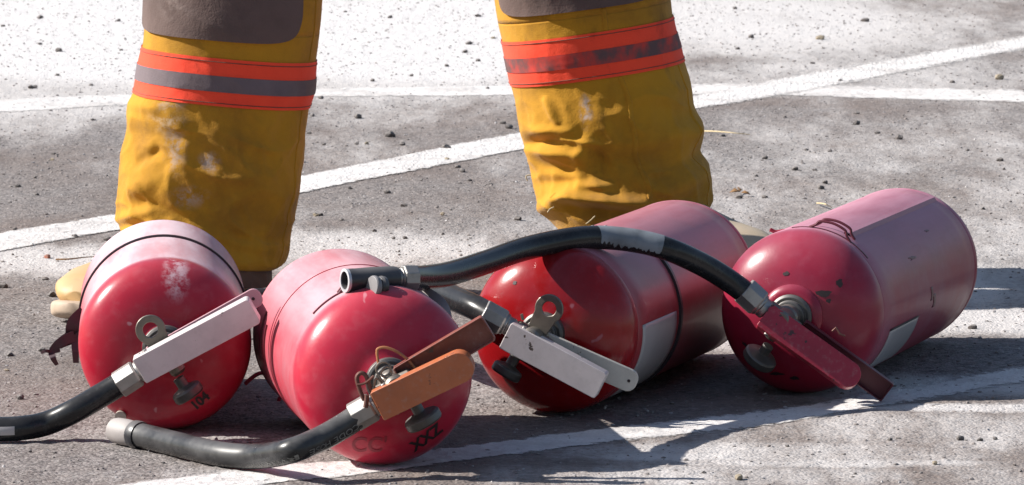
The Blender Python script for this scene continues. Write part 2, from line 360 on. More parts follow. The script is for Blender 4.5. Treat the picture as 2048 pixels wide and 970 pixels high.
# ---------------------------------------------------------------- ground and painted lines
def sheet(name, z, polyline_pairs, mat, kind='structure', label=None):
    """a strip between two edges given as ground points, with an 'edge' attribute that is 0 at the rims"""
    vs, fs, ed = [], [], []; NX = 18
    for a, b, wr in polyline_pairs:
        for k in range(NX + 1):
            t = k / NX; p = a.lerp(b, t); vs.append((p.x, p.y, float(relief(p.x, p.y)) + z)); ed.append(min(1, min(t, 1 - t) * 2 + 0.1) * wr)
    W = NX + 1
    for i in range(len(polyline_pairs) - 1):
        for k in range(NX): fs.append((i * W + k, i * W + k + 1, (i + 1) * W + k + 1, (i + 1) * W + k))
    me = bpy.data.meshes.new(name); me.from_pydata(vs, [], fs)
    bm = bmesh.new(); bm.from_mesh(me); bmesh.ops.recalc_face_normals(bm, faces=bm.faces)
    if bm.faces[0].normal.z < 0: bmesh.ops.reverse_faces(bm, faces=bm.faces)
    bm.to_mesh(me); bm.free()
    at_ = me.attributes.new('edge', 'FLOAT', 'POINT'); at_.data.foreach_set('value', ed)
    me.materials.append(mat); o = bpy.data.objects.new(name, me); C.objects.link(o); o['kind'] = kind
    return o
def vnoise(x, y, wl, seed):
    x = x / wl + 1000; y = y / wl + 1000; xi = np.floor(x).astype(np.int64); yi = np.floor(y).astype(np.int64); fx = x - xi; fy = y - yi
    fx = fx * fx * (3 - 2 * fx); fy = fy * fy * (3 - 2 * fy)
    def h(a, b):
        q = (a * 374761393 + b * 668265263 + seed * 974634777) & 0xffffffff
        q = ((q ^ (q >> 13)) * 1274126177) & 0xffffffff
        return ((q ^ (q >> 16)) & 0xffff) / 65535.0
    return (h(xi, yi) * (1 - fx) + h(xi + 1, yi) * fx) * (1 - fy) + (h(xi, yi + 1) * (1 - fx) + h(xi + 1, yi + 1) * fx) * fy
def relief(x, y):                       # height of the coarse worn asphalt, metres
    x = np.asarray(x, float); y = np.asarray(y, float)
    g = vnoise(x, y, 0.0065, 1); g2 = vnoise(x + 5, y, 0.013, 2); g3 = vnoise(x, y + 3, 0.035, 3); g4 = vnoise(x, y, 0.14, 4)
    return 0.0009 * g ** 2 + 0.0014 * g2 ** 2 + 0.0013 * g3 + 0.002 * g4 - 0.0032
def ground():
    nx, ny = 640, 1000; S = 600
    inv = np.linspace(1 / 5.45, 1 / 14.5, ny); Y = 1 / inv; t = np.linspace(-1, 1, nx)
    X = t[None, :] * (Y[:, None] * 0.0842 * 1.22); YY = np.repeat(Y[:, None], nx, 1)
    Z = relief(X, YY)
    fade = np.minimum(1, np.minimum((1 - np.abs(t))[None, :] * 30, np.minimum(np.arange(ny), ny - 1 - np.arange(ny))[:, None] / 20))
    Z = Z * fade - 0.006 * (1 - fade)
    V = np.stack([X, YY, Z], -1).reshape(-1, 3)
    a = (np.arange(ny - 1)[:, None] * nx + np.arange(nx - 1)[None, :]).reshape(-1)
    F = np.stack([a, a + 1, a + nx + 1, a + nx], -1)
    n = len(V); V = np.concatenate([V, [(-S, -S, -0.0045), (S, -S, -0.0045), (S, S, -0.0045), (-S, S, -0.0045)]]); F = np.concatenate([F, [[n, n + 1, n + 2, n + 3]]])
    me = bpy.data.meshes.new('ground'); me.vertices.add(len(V)); me.vertices.foreach_set('co', V.astype(np.float32).ravel())
    me.loops.add(len(F) * 4); me.loops.foreach_set('vertex_index', F.astype(np.int32).ravel())
    me.polygons.add(len(F)); me.polygons.foreach_set('loop_start', np.arange(len(F), dtype=np.int32) * 4); me.polygons.foreach_set('loop_total', np.full(len(F), 4, dtype=np.int32))
    me.update(calc_edges=True); me.validate(); me.shade_smooth(); me.materials.append(M['asphalt'])
    o = bpy.data.objects.new('ground', me); C.objects.link(o); o['kind'] = 'structure'
ground()
def line_sheet(name, up, lo, z, wear=((0, 1), (2048, 1))):
    n = 700; ux = [p[0] for p in up]; uy = [p[1] for p in up]; lx = [p[0] for p in lo]; ly = [p[1] for p in lo]
    x0, x1 = max(ux[0], lx[0]), min(ux[-1], lx[-1]); pr = []
    for i in range(n + 1):
        x = x0 + (x1 - x0) * i / n
        pr.append((gp(x, float(np.interp(x, ux, uy))), gp(x, float(np.interp(x, lx, ly))), float(np.interp(x, [q[0] for q in wear], [q[1] for q in wear]))))
    return sheet(name, z, pr, M['paint'])
line_sheet('painted_line', [(-300, 520), (0, 466), (230, 428), (600, 351), (1040, 264), (1390, 191), (1600, 146), (2048, 66), (2300, 24)],
           [(-300, 556), (0, 503), (230, 462), (600, 386), (1040, 301), (1390, 219), (1600, 189), (2048, 104), (2300, 62)], 0.0014, ((1000, 1), (1400, .7), (1700, .42), (2300, .3)))
line_sheet('painted_line', [(-300, 203), (0, 196), (230, 188), (640, 176), (1000, 170), (1500, 166), (2048, 178), (2300, 184)],
           [(-300, 232), (0, 226), (230, 212), (640, 194), (1000, 191), (1500, 190), (2048, 206), (2300, 214)], 0.0008, ((0, .7), (600, .8), (1400, .7), (2300, .55)))
line_sheet('painted_line', [(-200, 1032), (253, 966), (558, 930), (725, 915), (1200, 856), (1600, 808), (2048, 727), (2300, 690)],
           [(-200, 1068), (400, 994), (558, 966), (740, 946), (900, 925), (1200, 888), (1500, 858), (1887, 795), (2300, 722)], 0.0009, ((0, 1), (900, .8), (1300, .5), (2300, .42)))

# ---------------------------------------------------------------- extinguishers
class Ext:
    pass
GRP = 'fire extinguishers lying in a row'
RT = 0.09
def dome_y(r, d, n=2.5): return -d * max(0.0, 1 - (r / RT) ** n) ** (1 / n)
def make_ext(px, py, psi, L, paint_m, label, d=0.046, dn=2.5, back=0.035):
    e = Ext(); g = gp(px, py); e.g = g; e.L = L; e.d = d; e.dn = dn
    e.ax = Vector((math.sin(psi), math.cos(psi), 0)); e.rt = Vector((math.cos(psi), -math.sin(psi), 0)); e.up = Vector((0, 0, 1))
    mw = Matrix.Translation(g) @ Matrix.Rotation(-psi, 4, 'Z')
    e.root = empty('fire_extinguisher', mw, label, 'fire extinguisher', GRP)
    e.c = g + Vector((0, 0, RT)); e.mat = paint_m
    # tank: neck boss, front dome, seam, cylinder, seam, rear dome
    prof = [(0.0001, -d - 0.004), (0.018, -d - 0.004), (0.021, -d - 0.002), (0.026, -d + 0.0005)]
    for i in range(1, 25):
        r = 0.028 + (RT - 0.028) * math.sin(i / 24 * math.pi / 2); prof.append((r, dome_y(min(r, RT), d, dn)))
    prof += [(RT, 0.002), (RT - 0.0008, 0.0035), (RT + 0.0002, 0.0055)]
    for i in range(1, 12): prof.append((RT, 0.0055 + (L - 0.012) * i / 12))
    prof += [(RT, L - 0.006), (RT - 0.0012, L - 0.004), (RT + 0.0004, L - 0.001)]
    for i in range(1, 15):
        r = RT * math.cos(i / 14 * math.pi / 2); prof.append((r, L + back * (1 - (r / RT) ** 2.6) ** (1 / 2.6)))
    e.tank = MB().rev(e.c, e.ax, prof, 96).build('tank', paint_m, e.root, smooth=40)
    e.front = e.c - e.ax * (d + 0.004)
    e.out = -e.ax
    return e
def P_cyl(e, y, ang, r=0.0):         # a point of the cylinder: y along it, ang degrees from the right side upward
    a = R_(ang); return e.c + e.ax * y + (e.rt * math.cos(a) + e.up * math.sin(a)) * (RT + r)
def patch(e, y0, y1, a0, a1, r, name, mat, parent=None, shape=None, n=16, m=10, label=None):
    vs, fs = [], []
    for i in range(n + 1):
        for j in range(m + 1):
            s, t = i / n, j / m
            vs.append(P_cyl(e, y0 + (y1 - y0) * (t + (shape(s) if shape else 0)), a0 + (a1 - a0) * s, r))
    for i in range(n):
        for j in range(m): fs.append((i * (m + 1) + j, i * (m + 1) + j + 1, (i + 1) * (m + 1) + j + 1, (i + 1) * (m + 1) + j))
    return MB().add(vs, fs).build(name, mat, parent or e.root, label=label, solid=0.0004)
def ringband(e, y, wd, h, name, mat, a0=0, a1=360, label=None, parent=None):
    pts = []; n = 96
    full = a1 - a0 >= 360
    mb = MB(); vs = []; k = n if full else n + 1
    for i in range(k):
        a = a0 + (a1 - a0) * i / n
        for (yy, hh) in ((-wd / 2, 0.0), (-wd / 2, h), (wd / 2, h), (wd / 2, 0.0)): vs.append(P_cyl(e, y + yy, a, hh))
    fs = []
    for i in range(n):
        i2 = (i + 1) % k
        for j in range(3): fs.append((i * 4 + j, i * 4 + j + 1, i2 * 4 + j + 1, i2 * 4 + j))
    return mb.add(vs, fs).build(name, mat, parent or e.root, label=label)
def dome_text(e, txt, cx, cz, size, rot, mat, name='marking'):
    """ink letters lying on the front dome; cx, cz metres right of and above its centre"""
    cu = bpy.data.curves.new('t', 'FONT'); cu.body = txt; cu.size = size; cu.align_x = 'CENTER'; cu.align_y = 'CENTER'; cu.offset = 0.0006 if mat is M['ink'] else 0.0003
    to = bpy.data.objects.new('t', cu); C.objects.link(to)
    dg = bpy.context.evaluated_depsgraph_get(); me = bpy.data.meshes.new_from_object(to.evaluated_get(dg))
    bpy.data.objects.remove(to); c, s = math.cos(R_(rot)), math.sin(R_(rot)); vs = []
    for v in me.vertices:
        x = cx + v.co.x * c - v.co.y * s; z = cz + v.co.x * s + v.co.y * c; r = min(math.hypot(x, z), RT)
        vs.append(e.c + e.rt * x + e.up * z + e.ax * (dome_y(r, e.d, e.dn) - 0.0007))
    MB().add(vs, [tuple(p.vertices) for p in me.polygons]).build(name, mat, e.tank)
def lever(name, P0, P1, width, h, mat, parent, out, flip=False, r0=0.002, r1=0.009, t=0.0014, label=None, hole=False):
    P0, P1 = Vector(P0), Vector(P1); u = (P1 - P0).normalized(); w_ = (out - u * out.dot(u)).normalized(); v = w_.cross(u)
    L = (P1 - P0).length; ol = rrect(0, L, -width / 2, width / 2, r0, r1)
    if flip: o = MB().channel(P0 + w_ * h, u, v, -w_, ol, h, t)
    else: o = MB().channel(P0, u, v, w_, ol, h, t)
    ob = o.build(name, mat, parent, bevel=0.0012, label=label)
    if name == 'squeeze_lever':        # hinge pin through the walls near the valve
        pc = P0 + u * 0.014 + w_ * (h * 0.42)
        MB().tube([pc - v * (width / 2 + 0.0016), pc - v * (width / 2 + 0.0008), pc + v * (width / 2 + 0.0008), pc + v * (width / 2 + 0.0016)], [0.0022, 0.0028, 0.0028, 0.0022], 14).build('hinge_pin', M['ferrule'], ob)
    if hole:
        hp = P0 + u * (L - 0.009) + w_ * (t + 0.0004 if flip else h + 0.0002)
        MB().rev(hp, w_, [(0, 0), (0.0017, 0), (0.0017, 0.0003), (0, 0.0003)], 14).build('rivet_hole', M['ink'], ob)
    return ob
def ferrule(name, p0, p1, r, mat, parent, label=None):
    p0, p1 = Vector(p0), Vector(p1); L = (p1 - p0).length; ax = (p1 - p0).normalized()
    mb = MB().rev(p0, ax, [(0, 0), (r * 1.10, 0), (r * 1.17, L * 0.03), (r * 1.17, L * 0.60), (r * 1.08, L * 0.66), (0, L * 0.66)], 8, ref=Vector((0.25, -1, 0.5)))
    mb.rev(p0, ax, [(0, L * 0.6), (r * 0.92, L * 0.6), (r * 0.92, L * 0.74), (r * 0.80, L * 0.76), (r * 0.80, L * 0.95), (r * 0.7, L), (0, L)], 24)
    return mb.build(name, mat, parent, smooth=25, bevel=0.0005, label=label)
def valve(e, u, k=1.0, ring=True, knob_t=0.052, ring_t=0.031, knob_r=0.0155, mat=None, knob_tilt=0.25, ringmat=None, knob_u=0.0):
    """neck collar, valve body, hanging ring and the round gauge below; u = the way the levers point"""
    out = e.out; u = (u - out * u.dot(out)).normalized(); v = out.cross(u); f = e.front; mat = mat or M['metal']
    if v.z < 0: v = -v
    MB().rev(f, out, [(0.024, -0.004), (0.024, 0.004), (0.021, 0.006), (0.0175, 0.006), (0.0175, 0.012), (0.015, 0.013), (0.0, 0.013)], 36).build('collar', M['steel'], e.root, bevel=0.0005)
    vb = MB().rev(f + out * 0.010, out, [(0, 0), (0.0145, 0), (0.0145, 0.016), (0.0125, 0.019), (0.0125, 0.040), (0.010, 0.043), (0, 0.043)], 24)
    vb.rev(f + out * 0.034 - u * 0.022, u, [(0, 0), (0.0085, 0), (0.0095, 0.004), (0.0095, 0.040), (0.007, 0.043), (0, 0.043)], 20)
    vb.rev(f + out * 0.030 + v * 0.010, -v, [(0, 0), (0.0085, 0), (0.0085, 0.034), (0.006, 0.037), (0, 0.037)], 20)
    body = vb.build('valve_body', mat, e.root, bevel=0.0004)
    ka = (-v + out * knob_tilt).normalized(); kp = f + out * 0.030 - v * (knob_t - 0.020) + u * knob_u
    g = MB().rev(kp, ka, [(0, 0), (0.006, 0), (0.006, 0.010), (knob_r * 0.9, 0.013), (knob_r, 0.015), (knob_r, 0.0215), (knob_r * 0.92, 0.0235), (knob_r * 0.6, 0.022), (0, 0.022)], 40).build('gauge', M['steel'] if mat is M['metal'] else mat, e.root, bevel=0.0003)
    if ring:
        ol = []; r = 0.0155; c = (0.0, ring_t)
        for i in range(29):
            a = R_(-35 + 250 * i / 28); ol.append((c[0] + r * math.cos(a), c[1] + r * math.sin(a)))
        ol += [(-0.0105, 0.006), (0.0105, 0.006)]
        MB().plate(f + out * 0.032, u, v, out, ol, 0.0035, (c[0], c[1], 0.0078)).build('hanging_ring', ringmat or mat, e.root, bevel=0.0009)
    return f + out * 0.032, u, v
def hose(pts, r, mat, parent, name='hose', n=20, per=12, label=None):
    sp = spline(pts, per); o = MB().tube(sp, r, n).build(name, mat, parent, label=label, smooth=60); return o, sp

# ---- first: crimson tank, white lever, hose leaving to the left
m1 = red_paint('crimson_paint_a', (0.39, 0.005, 0.024), 0.92, domedust=0.10, seed=1.3, spots=[((0.012, -0.03, 0.165), (0.02, 0.1, 0.035), 0.8)])
e1 = make_ext(331, 857, R_(-3.6), 0.38, m1, 'crimson fire extinguisher leftmost in the row, white lever, powdered top and black band', d=0.042, dn=2.9)
ringband(e1, 0.205, 0.007, 0.0022, 'band', M['black_band'], label='thin black band round the tank')
Yv = e1.front.y - 0.032
out = e1.out
P = lambda x, y, dy=0.0: at(x, y, Yv + dy)
u1 = (P(505, 590) - P(280, 735)).normalized()
valve(e1, u1, ring_t=0.028, knob_t=0.050, knob_r=0.0165, knob_tilt=-0.05, knob_u=-0.004)
lever('carry_handle', P(300, 712, 0.010), P(522, 588, 0.010), 0.020, 0.004, M['pink_enamel'], e1.root, out, r1=0.008, label='pink worn carry handle with a rivet hole', hole=True)
lever('squeeze_lever', P(280, 735, -0.006), P(510, 613, -0.016), 0.029, 0.016, M['white_enamel'], e1.root, out - Vector((-.06, 0, .10)), r1=0.004, label='white squeeze lever')
ferrule('hose_ferrule', P(236, 771, -0.002), P(296, 732, -0.002), 0.0125, M['ferrule'], e1.root)
Yg = gp(40, 882).y
hp = [P(256, 758, -0.002), P(205, 789, -0.004), P(150, 821, -0.012), at(95, 846, Yg + 0.01), at(45, 856, Yg), at(-15, 858, Yg), at(-90, 852, Yg + 0.01), at(-200, 830, Yg + 0.05), at(-330, 800, Yg + 0.12)]
h1, s1 = hose(hp, 0.0127, M['hose_a'], e1.root)
# white print patch on the hose near the frame edge
pp = [p for p in s1 if at(-12, 0, p.y).x < p.x < at(26, 0, p.y).x]
if len(pp) > 1:
    vs, fs = [], []
    for p in pp:
        for j in range(6):
            a = R_(-22 + 8 * j); vs.append(p + Vector((0, -math.cos(a), math.sin(a))) * 0.0131)
    for i in range(len(pp) - 1):
        for j in range(5): fs.append((i * 6 + j, i * 6 + j + 1, (i + 1) * 6 + j + 1, (i + 1) * 6 + j))
    MB().add(vs, fs).build('print_patch', M['label'], h1)
dome_text(e1, '104', 0.036, -0.057, 0.014, 42, M['ink'])
x_, z_ = (-0.047, -0.074)
rr = math.hypot(x_, z_) / 0.0895
MB().rev(e1.c + e1.rt * x_ / rr * 0.97 + e1.up * z_ / rr * 0.97 + e1.ax * (-0.026), (e1.out + e1.rt * -0.15 - e1.up * 0.2).normalized(), [(0, -0.002), (0.006, -0.002), (0.006, 0.0022), (0, 0.0028)], 20).build('plug', M['disc'], e1.root)
# torn maroon strap hanging at the left flank
def ribbon(name, pts, wd, mat, parent, th=0.0012, nrm=Vector((0, -1, 0))):
    pts = spline(pts, 6); vs = []; n = len(pts)
    for i, p in enumerate(pts):
        t = (pts[min(i + 1, n - 1)] - pts[max(i - 1, 0)]).normalized(); s = t.cross(nrm).normalized()
        ww = wd[0] + (wd[1] - wd[0]) * i / (n - 1)
        vs += [p - s * ww / 2, p + s * ww / 2, p + s * ww / 2 - nrm * th, p - s * ww / 2 - nrm * th]
    fs = [(0, 3, 2, 1), (4 * n - 4, 4 * n - 3, 4 * n - 2, 4 * n - 1)]
    for i in range(n - 1):
        for j in range(4): fs.append((4 * i + j, 4 * i + (j + 1) % 4, 4 * i + 4 + (j + 1) % 4, 4 * i + 4 + j))
    return MB().add(vs, fs).build(name, mat, parent)
Ys = e1.c.y + 0.10
Q = lambda x, y, d=0.0: at(x, y, Ys + d)
ribbon('torn_strap', [Q(172, 628), Q(150, 648, -.004), Q(143, 672, .006), Q(128, 682), Q(116, 690)], (0.020, 0.010), M['maroon_rubber'], e1.root)
ribbon('torn_strap', [Q(150, 672), Q(122, 684, -.003), Q(105, 702), Q(106, 716, -.006), Q(114, 730)], (0.012, 0.004), M['maroon_rubber'], e1.root)
ribbon('torn_strap', [Q(170, 660), Q(152, 682), Q(151, 704, -.004), Q(152, 726)], (0.010, 0.006), M['maroon_rubber'], e1.root)
ribbon('torn_strap', [Q(120, 700), Q(104, 704), Q(92, 702, -.003), Q(82, 706)], (0.004, 0.003), M['maroon_rubber'], e1.root)

# ---- second: pink-red tank with the orange lever, hose curling left along the ground
m2 = red_paint('faded_red_paint_b', (0.44, 0.007, 0.032), 0.62, domedust=0.16, seed=4.1)
e2 = make_ext(765, 928, R_(-9.0), 0.345, m2, 'faded red fire extinguisher second from left, orange lever and twisted wires on its valve', d=0.050, dn=2.3)
Yv = e2.front.y - 0.032; out = e2.out
P = lambda x, y, dy=0.0: at(x, y, Yv + dy)
u2 = (P(935, 715) - P(755, 812)).normalized()
valve(e2, u2, ring=False, knob_t=0.046, knob_r=0.019, knob_tilt=-0.05, knob_u=0.009)
lever('carry_handle', P(800, 757, 0.008), P(978, 652, 0.004), 0.028, 0.010, M['rust_enamel'], e2.root, out, flip=True, r1=0.003, label='rust red carry handle, a channel seen from inside')
lever('squeeze_lever', P(757, 806, -0.008), P(946, 716, -0.020), 0.031, 0.017, M['orange_enamel'], e2.root, out, r1=0.014, label='faded orange squeeze lever with rounded end')
ferrule('hose_ferrule', P(706, 836, -0.002), P(768, 800, -0.002), 0.0130, M['ferrule'], e2.root)
gY = lambda px, py: gp(px, py).y
hp = [P(728, 824, -0.002), P(690, 850, -0.006), P(640, 878, -0.016), P(580, 902, -0.03), at(510, 913, gY(510, 944)), at(440, 908, gY(440, 934)), at(360, 890, gY(360, 915)), at(300, 875, gY(300, 899)), at(268, 868, gY(268, 893))]
h2, s2 = hose(hp, 0.0127, M['hose_b'], e2.root)
a, b = s2[-1], s2[-1] + (s2[-1] - s2[-6]).normalized() * 0.030
tdir = (b - a).normalized()
MB().rev(a - tdir * 0.012, tdir, [(0, 0), (0.0140, 0), (0.0145, 0.003), (0.0145, 0.010), (0.0132, 0.012)], 24).build('nozzle_collar', M['nozzle_black'], e2.root)
MB().rev(a, tdir, [(0.0125, 0), (0.0132, 0.002), (0.0137, 0.012), (0.0134, 0.026), (0.0125, 0.031), (0.0095, 0.032), (0.0085, 0.028), (0.0, 0.026)], 28).build('nozzle', M['nozzle_grey'], e2.root, label='scuffed pale hose end resting on the asphalt')
def hose_text(txt, sp, s0, s1, size, ang, r, parent, up=False):
    cu = bpy.data.curves.new('t', 'FONT'); cu.body = txt; cu.size = size; cu.align_x = 'LEFT'; cu.align_y = 'CENTER'
    to = bpy.data.objects.new('t', cu); C.objects.link(to)
    dg = bpy.context.evaluated_depsgraph_get(); me = bpy.data.meshes.new_from_object(to.evaluated_get(dg)); bpy.data.objects.remove(to)
    cum = [0]
    for i in range(1, len(sp)): cum.append(cum[-1] + (sp[i] - sp[i - 1]).length)
    xs = [v.co.x for v in me.vertices]; X = max(xs); vs = []
    for v in me.vertices:
        s = s0 + (s1 - s0) * v.co.x / X; i = max(0, min(len(sp) - 2, int(np.searchsorted(cum, s)) - 1)); f = (s - cum[i]) / max(1e-6, cum[i + 1] - cum[i])
        p = sp[i].lerp(sp[i + 1], f); t = (sp[i + 1] - sp[i]).normalized()
        n1 = Vector((0, -1, 0)); n1 = (n1 - t * n1.dot(t)).normalized(); b1 = t.cross(n1)
        if b1.z < 0: b1 = -b1
        a = R_(ang) - v.co.y / r          # upside down as seen from the camera
        vs.append(p + (n1 * math.cos(a) + b1 * math.sin(a)) * (r + 0.0003))
    MB().add(vs, [tuple(p.vertices) for p in me.polygons]).build('hose_lettering', M['hose_print'], parent)
hose_text('CODE HOSE  RWR Q  11111', s2, 0.012, 0.150, 0.0085, -30, 0.0127, h2)
dome_text(e2, "CC'", -0.018, -0.066, 0.022, 0, M['faint_ink'])
dome_text(e2, "XXZ", 0.040, -0.060, 0.017, 36, M['ink'])
# twisted pin wires at the valve
W = lambda l, d=0.0: spline([P(x, y, d + (dd[0] if dd else 0)) for (x, y, *dd) in l], 8)
MB().tube(W([(757, 728), (754, 705), (757, 697), (772, 695), (795, 704), (815, 719), (832, 738)]), 0.0014, 8).build('seal_wire', M['wire'], e2.root, label='orange seal wire arching over the valve')
MB().tube(W([(768, 765, .0), (758, 752), (752, 738), (758, 727), (770, 724), (780, 731), (780, 744), (770, 752), (762, 748), (766, 738), (776, 733), (783, 745), (774, 756), (764, 752)], -0.012), 0.0011, 8).build('pull_pin', M['metal'], e2.root)
MB().tube(W([(752, 790), (748, 770), (753, 756), (765, 768), (768, 785)], -0.01), 0.0013, 8).build('pull_pin', M['metal'], e2.root)
MB().tube(W([(728, 800), (718, 775), (714, 755), (722, 746), (732, 752), (740, 775), (748, 792)], -0.010), 0.0022, 10).build('tie_loop', M['rust_wire'], e2.root)
MB().tube(W([(714, 770), (730, 766), (748, 752)], -0.012), 0.0013, 8).build('tie_loop', M['rust_wire'], e2.root)
MB().tube(W([(734, 790), (733, 802), (731, 815)], -0.018), 0.0024, 10).build('tie_loop', M['rust_wire'], e2.root)
# bracket on top of the tank, flank ridges, rear wall hooks
def strap_clip(e, y, a_mid, wd=0.012, ln=14, mat=None):
    pts = [P_cyl(e, y, a_mid + ln * 1.1, 0.0005), P_cyl(e, y, a_mid + ln * 0.8, 0.004), P_cyl(e, y, a_mid + ln * 0.6, 0.0085), P_cyl(e, y, a_mid, 0.010), P_cyl(e, y, a_mid - ln * 0.6, 0.0085), P_cyl(e, y, a_mid - ln * 0.8, 0.004), P_cyl(e, y, a_mid - ln * 1.1, 0.0005)]
    for yy in (-wd / 2, wd / 2):
        MB().tube(spline([p + e.ax * yy for p in pts], 6), 0.0015, 8).build('bracket', mat, e.root)
strap_clip(e2, 0.020, 103, 0.010, 13, M['dark_red'])
ringband(e2, 0.016, 0.004, 0.0015, 'clamp_band', M['dark_red'], 84, 138)
ringband(e2, 0.19, 0.0012, 0.0009, 'weld_seam', m2, 0, 360)
for (y0, a0, a1) in ((0.27, 158, 190), (0.24, 165, 192)):
    ringband(e2, y0, 0.004, 0.0018, 'clamp_band', M['dark_red'], a0, a1)
Yh = gY(560, 800) + 0.0
for l in ([(575, 752), (545, 748), (522, 746), (506, 754), (490, 768)], [(575, 785), (560, 795), (555, 806), (535, 806), (506, 810)]):
    MB().tube(spline([at(x, y, Yh) for x, y in l], 8), 0.0038, 10, flat=0.6).build('foot_hook', M['red_enamel'], e2.root)
# powdery strap on the right rear flank
ribbon('loose_strap', [at(842, 590, e2.c.y + .1), at(866, 602, e2.c.y + .09), at(882, 618, e2.c.y + .08), at(890, 645, e2.c.y + .07)], (0.020, 0.016), M['nozzle_grey'], e2.root)

# ---- third: orange-red tank, cream lever, black band, white label
m3 = red_paint('orange_red_paint_c', (0.27, 0.005, 0.007), 0.60, domedust=0.05, seed=8.7, rough=0.2, dustc=(0.52, 0.27, 0.33))
e3 = make_ext(1113, 825, R_(16.6), 0.495, m3, 'orange-red fire extinguisher third from left, long white lever, hose draped over its back', d=0.050, dn=2.2)
Yv = e3.front.y - 0.030; out = e3.out
P = lambda x, y, dy=0.0: at(x, y, Yv + dy)
u3 = (P(1205, 765) - P(1015, 665)).normalized()
valve(e3, u3, ring_t=0.036, knob_t=0.048, knob_r=0.0165, knob_tilt=0.15, knob_u=-0.008)
lever('carry_handle', P(1060, 672, 0.010), P(1274, 766, 0.006), 0.024, 0.006, M['cream_enamel'], e3.root, out, r1=0.010, label='flat cream carry handle with a rivet hole', hole=True)
lever('squeeze_lever', P(1016, 666, -0.004), P(1207, 768, -0.022), 0.030, 0.016, M['white_enamel'], e3.root, out, r1=0.003, label='long white squeeze lever, end cut square')
ferrule('hose_ferrule', P(966, 624, -0.002), P(1028, 658, -0.002), 0.0130, M['ferrule'], e3.root)
MB().tube([P(1043, 628, 0), P(1046, 640, 0)], 0.0016, 8).build('pull_pin', M['metal'], e3.root)
Yb = e2.c.y + 0.16
hp = [P(990, 636, -0.002), P(955, 616, 0.02), P(915, 597, 0.05), at(870, 585, e2.c.y + 0.30), at(835, 590, e2.c.y + 0.42), at(800, 615, e2.c.y + 0.52), at(770, 640, e2.c.y + 0.60)]
p0 = hp[0]
hp = [p0, at(950, 615, Yv + 0.02), at(912, 598, Yv + 0.06), at(875, 583, Yv + 0.10), at(838, 577, Yv + 0.15), at(808, 580, Yv + 0.21), at(780, 592, Yv + 0.30), at(765, 606, Yv + 0.42), gp(745, 640, 0.013), gp(700, 640, 0.013)]
h3, s3 = hose(hp, 0.0135, M['hose_a'], e3.root)
ringband(e3, 0.170, 0.007, 0.003, 'band', M['black_band'], label='black rubber band round the tank')
bnd = [o for o in e3.root.children if o.name.startswith('band')][0]
for i in range(9):                    # pale crossbars of the band where it shows on top
    a = 140 - i * 9
    patch(e3, 0.1655, 0.1745, a, a + 1.6, 0.0034, 'crossbar', M['label'], bnd, n=2, m=2)
patch(e3, 0.030, 0.168, -58, 3, 0.0006, 'paper_label', M['label'], shape=lambda s: -0.10 * s, label='worn white label on the flank')

# ---- fourth: pinkish tank at the right, red lever, long hose thrown over the others
m4 = red_paint('pinkish_paint_d', (0.27, 0.005, 0.026), 0.80, domedust=0.22, seed=13.0, dustc=(0.50, 0.26, 0.34))
e4 = make_ext(1605, 785, R_(16.6), 0.47, m4, 'dusty pinkish fire extinguisher rightmost in the row, red lever and black chips in its paint', d=0.050, dn=2.2, back=0.055)
Yv = e4.front.y - 0.030; out = e4.out
P = lambda x, y, dy=0.0: at(x, y, Yv + dy)
u4 = (P(1700, 770) - P(1520, 640)).normalized()
MB().rev(e4.front, out, [(0.034, -0.0115), (0.034, -0.004), (0.031, 0.0), (0.026, 0.002), (0.024, 0.002)], 40).build('boss', m4, e4.root)
valve(e4, u4, ring=False, knob_t=0.054, knob_r=0.019, knob_tilt=-0.22, knob_u=0.004)
lever('carry_handle', P(1600, 655, 0.008), P(1776, 783, 0.004), 0.024, 0.009, M['dark_red'], e4.root, out, flip=True, r1=0.002, label='dark red carry handle, a channel seen from inside')
lever('squeeze_lever', P(1526, 634, -0.006), P(1714, 768, -0.022), 0.029, 0.017, M['red_enamel'], e4.root, out + Vector((0.20, 0, 0.38)), r1=0.014, label='red squeeze lever with rounded end')
ferrule('hose_ferrule', P(1488, 580, -0.002), P(1534, 622, -0.002), 0.0140, M['ferrule'], e4.root)
MB().tube([P(1665, 662, -.01), P(1672, 655, -.012), P(1680, 668, -.014), P(1690, 672, -.014)], 0.0012, 8).build('pull_pin', M['rust_wire'], e4.root)
Y3 = e3.c.y
Ye2 = e2.c.y + 0.005
hp = [P(1500, 592, -0.002), P(1459, 562, -0.006), P(1408, 531, -0.02), at(1338, 499, Y3 + 0.035), at(1271, 482, Y3 + 0.03), at(1197, 475, Y3 + 0.02), at(1137, 479, Y3 - 0.005),
      at(1048, 498, Y3 - 0.05), at(970, 525, Y3 - 0.13), at(900, 547, Y3 - 0.22), at(850, 555, Y3 - 0.29), at(810, 556, Ye2 + 0.02)]
h4, s4 = hose(hp, 0.0126, M['hose_c'], e4.root)
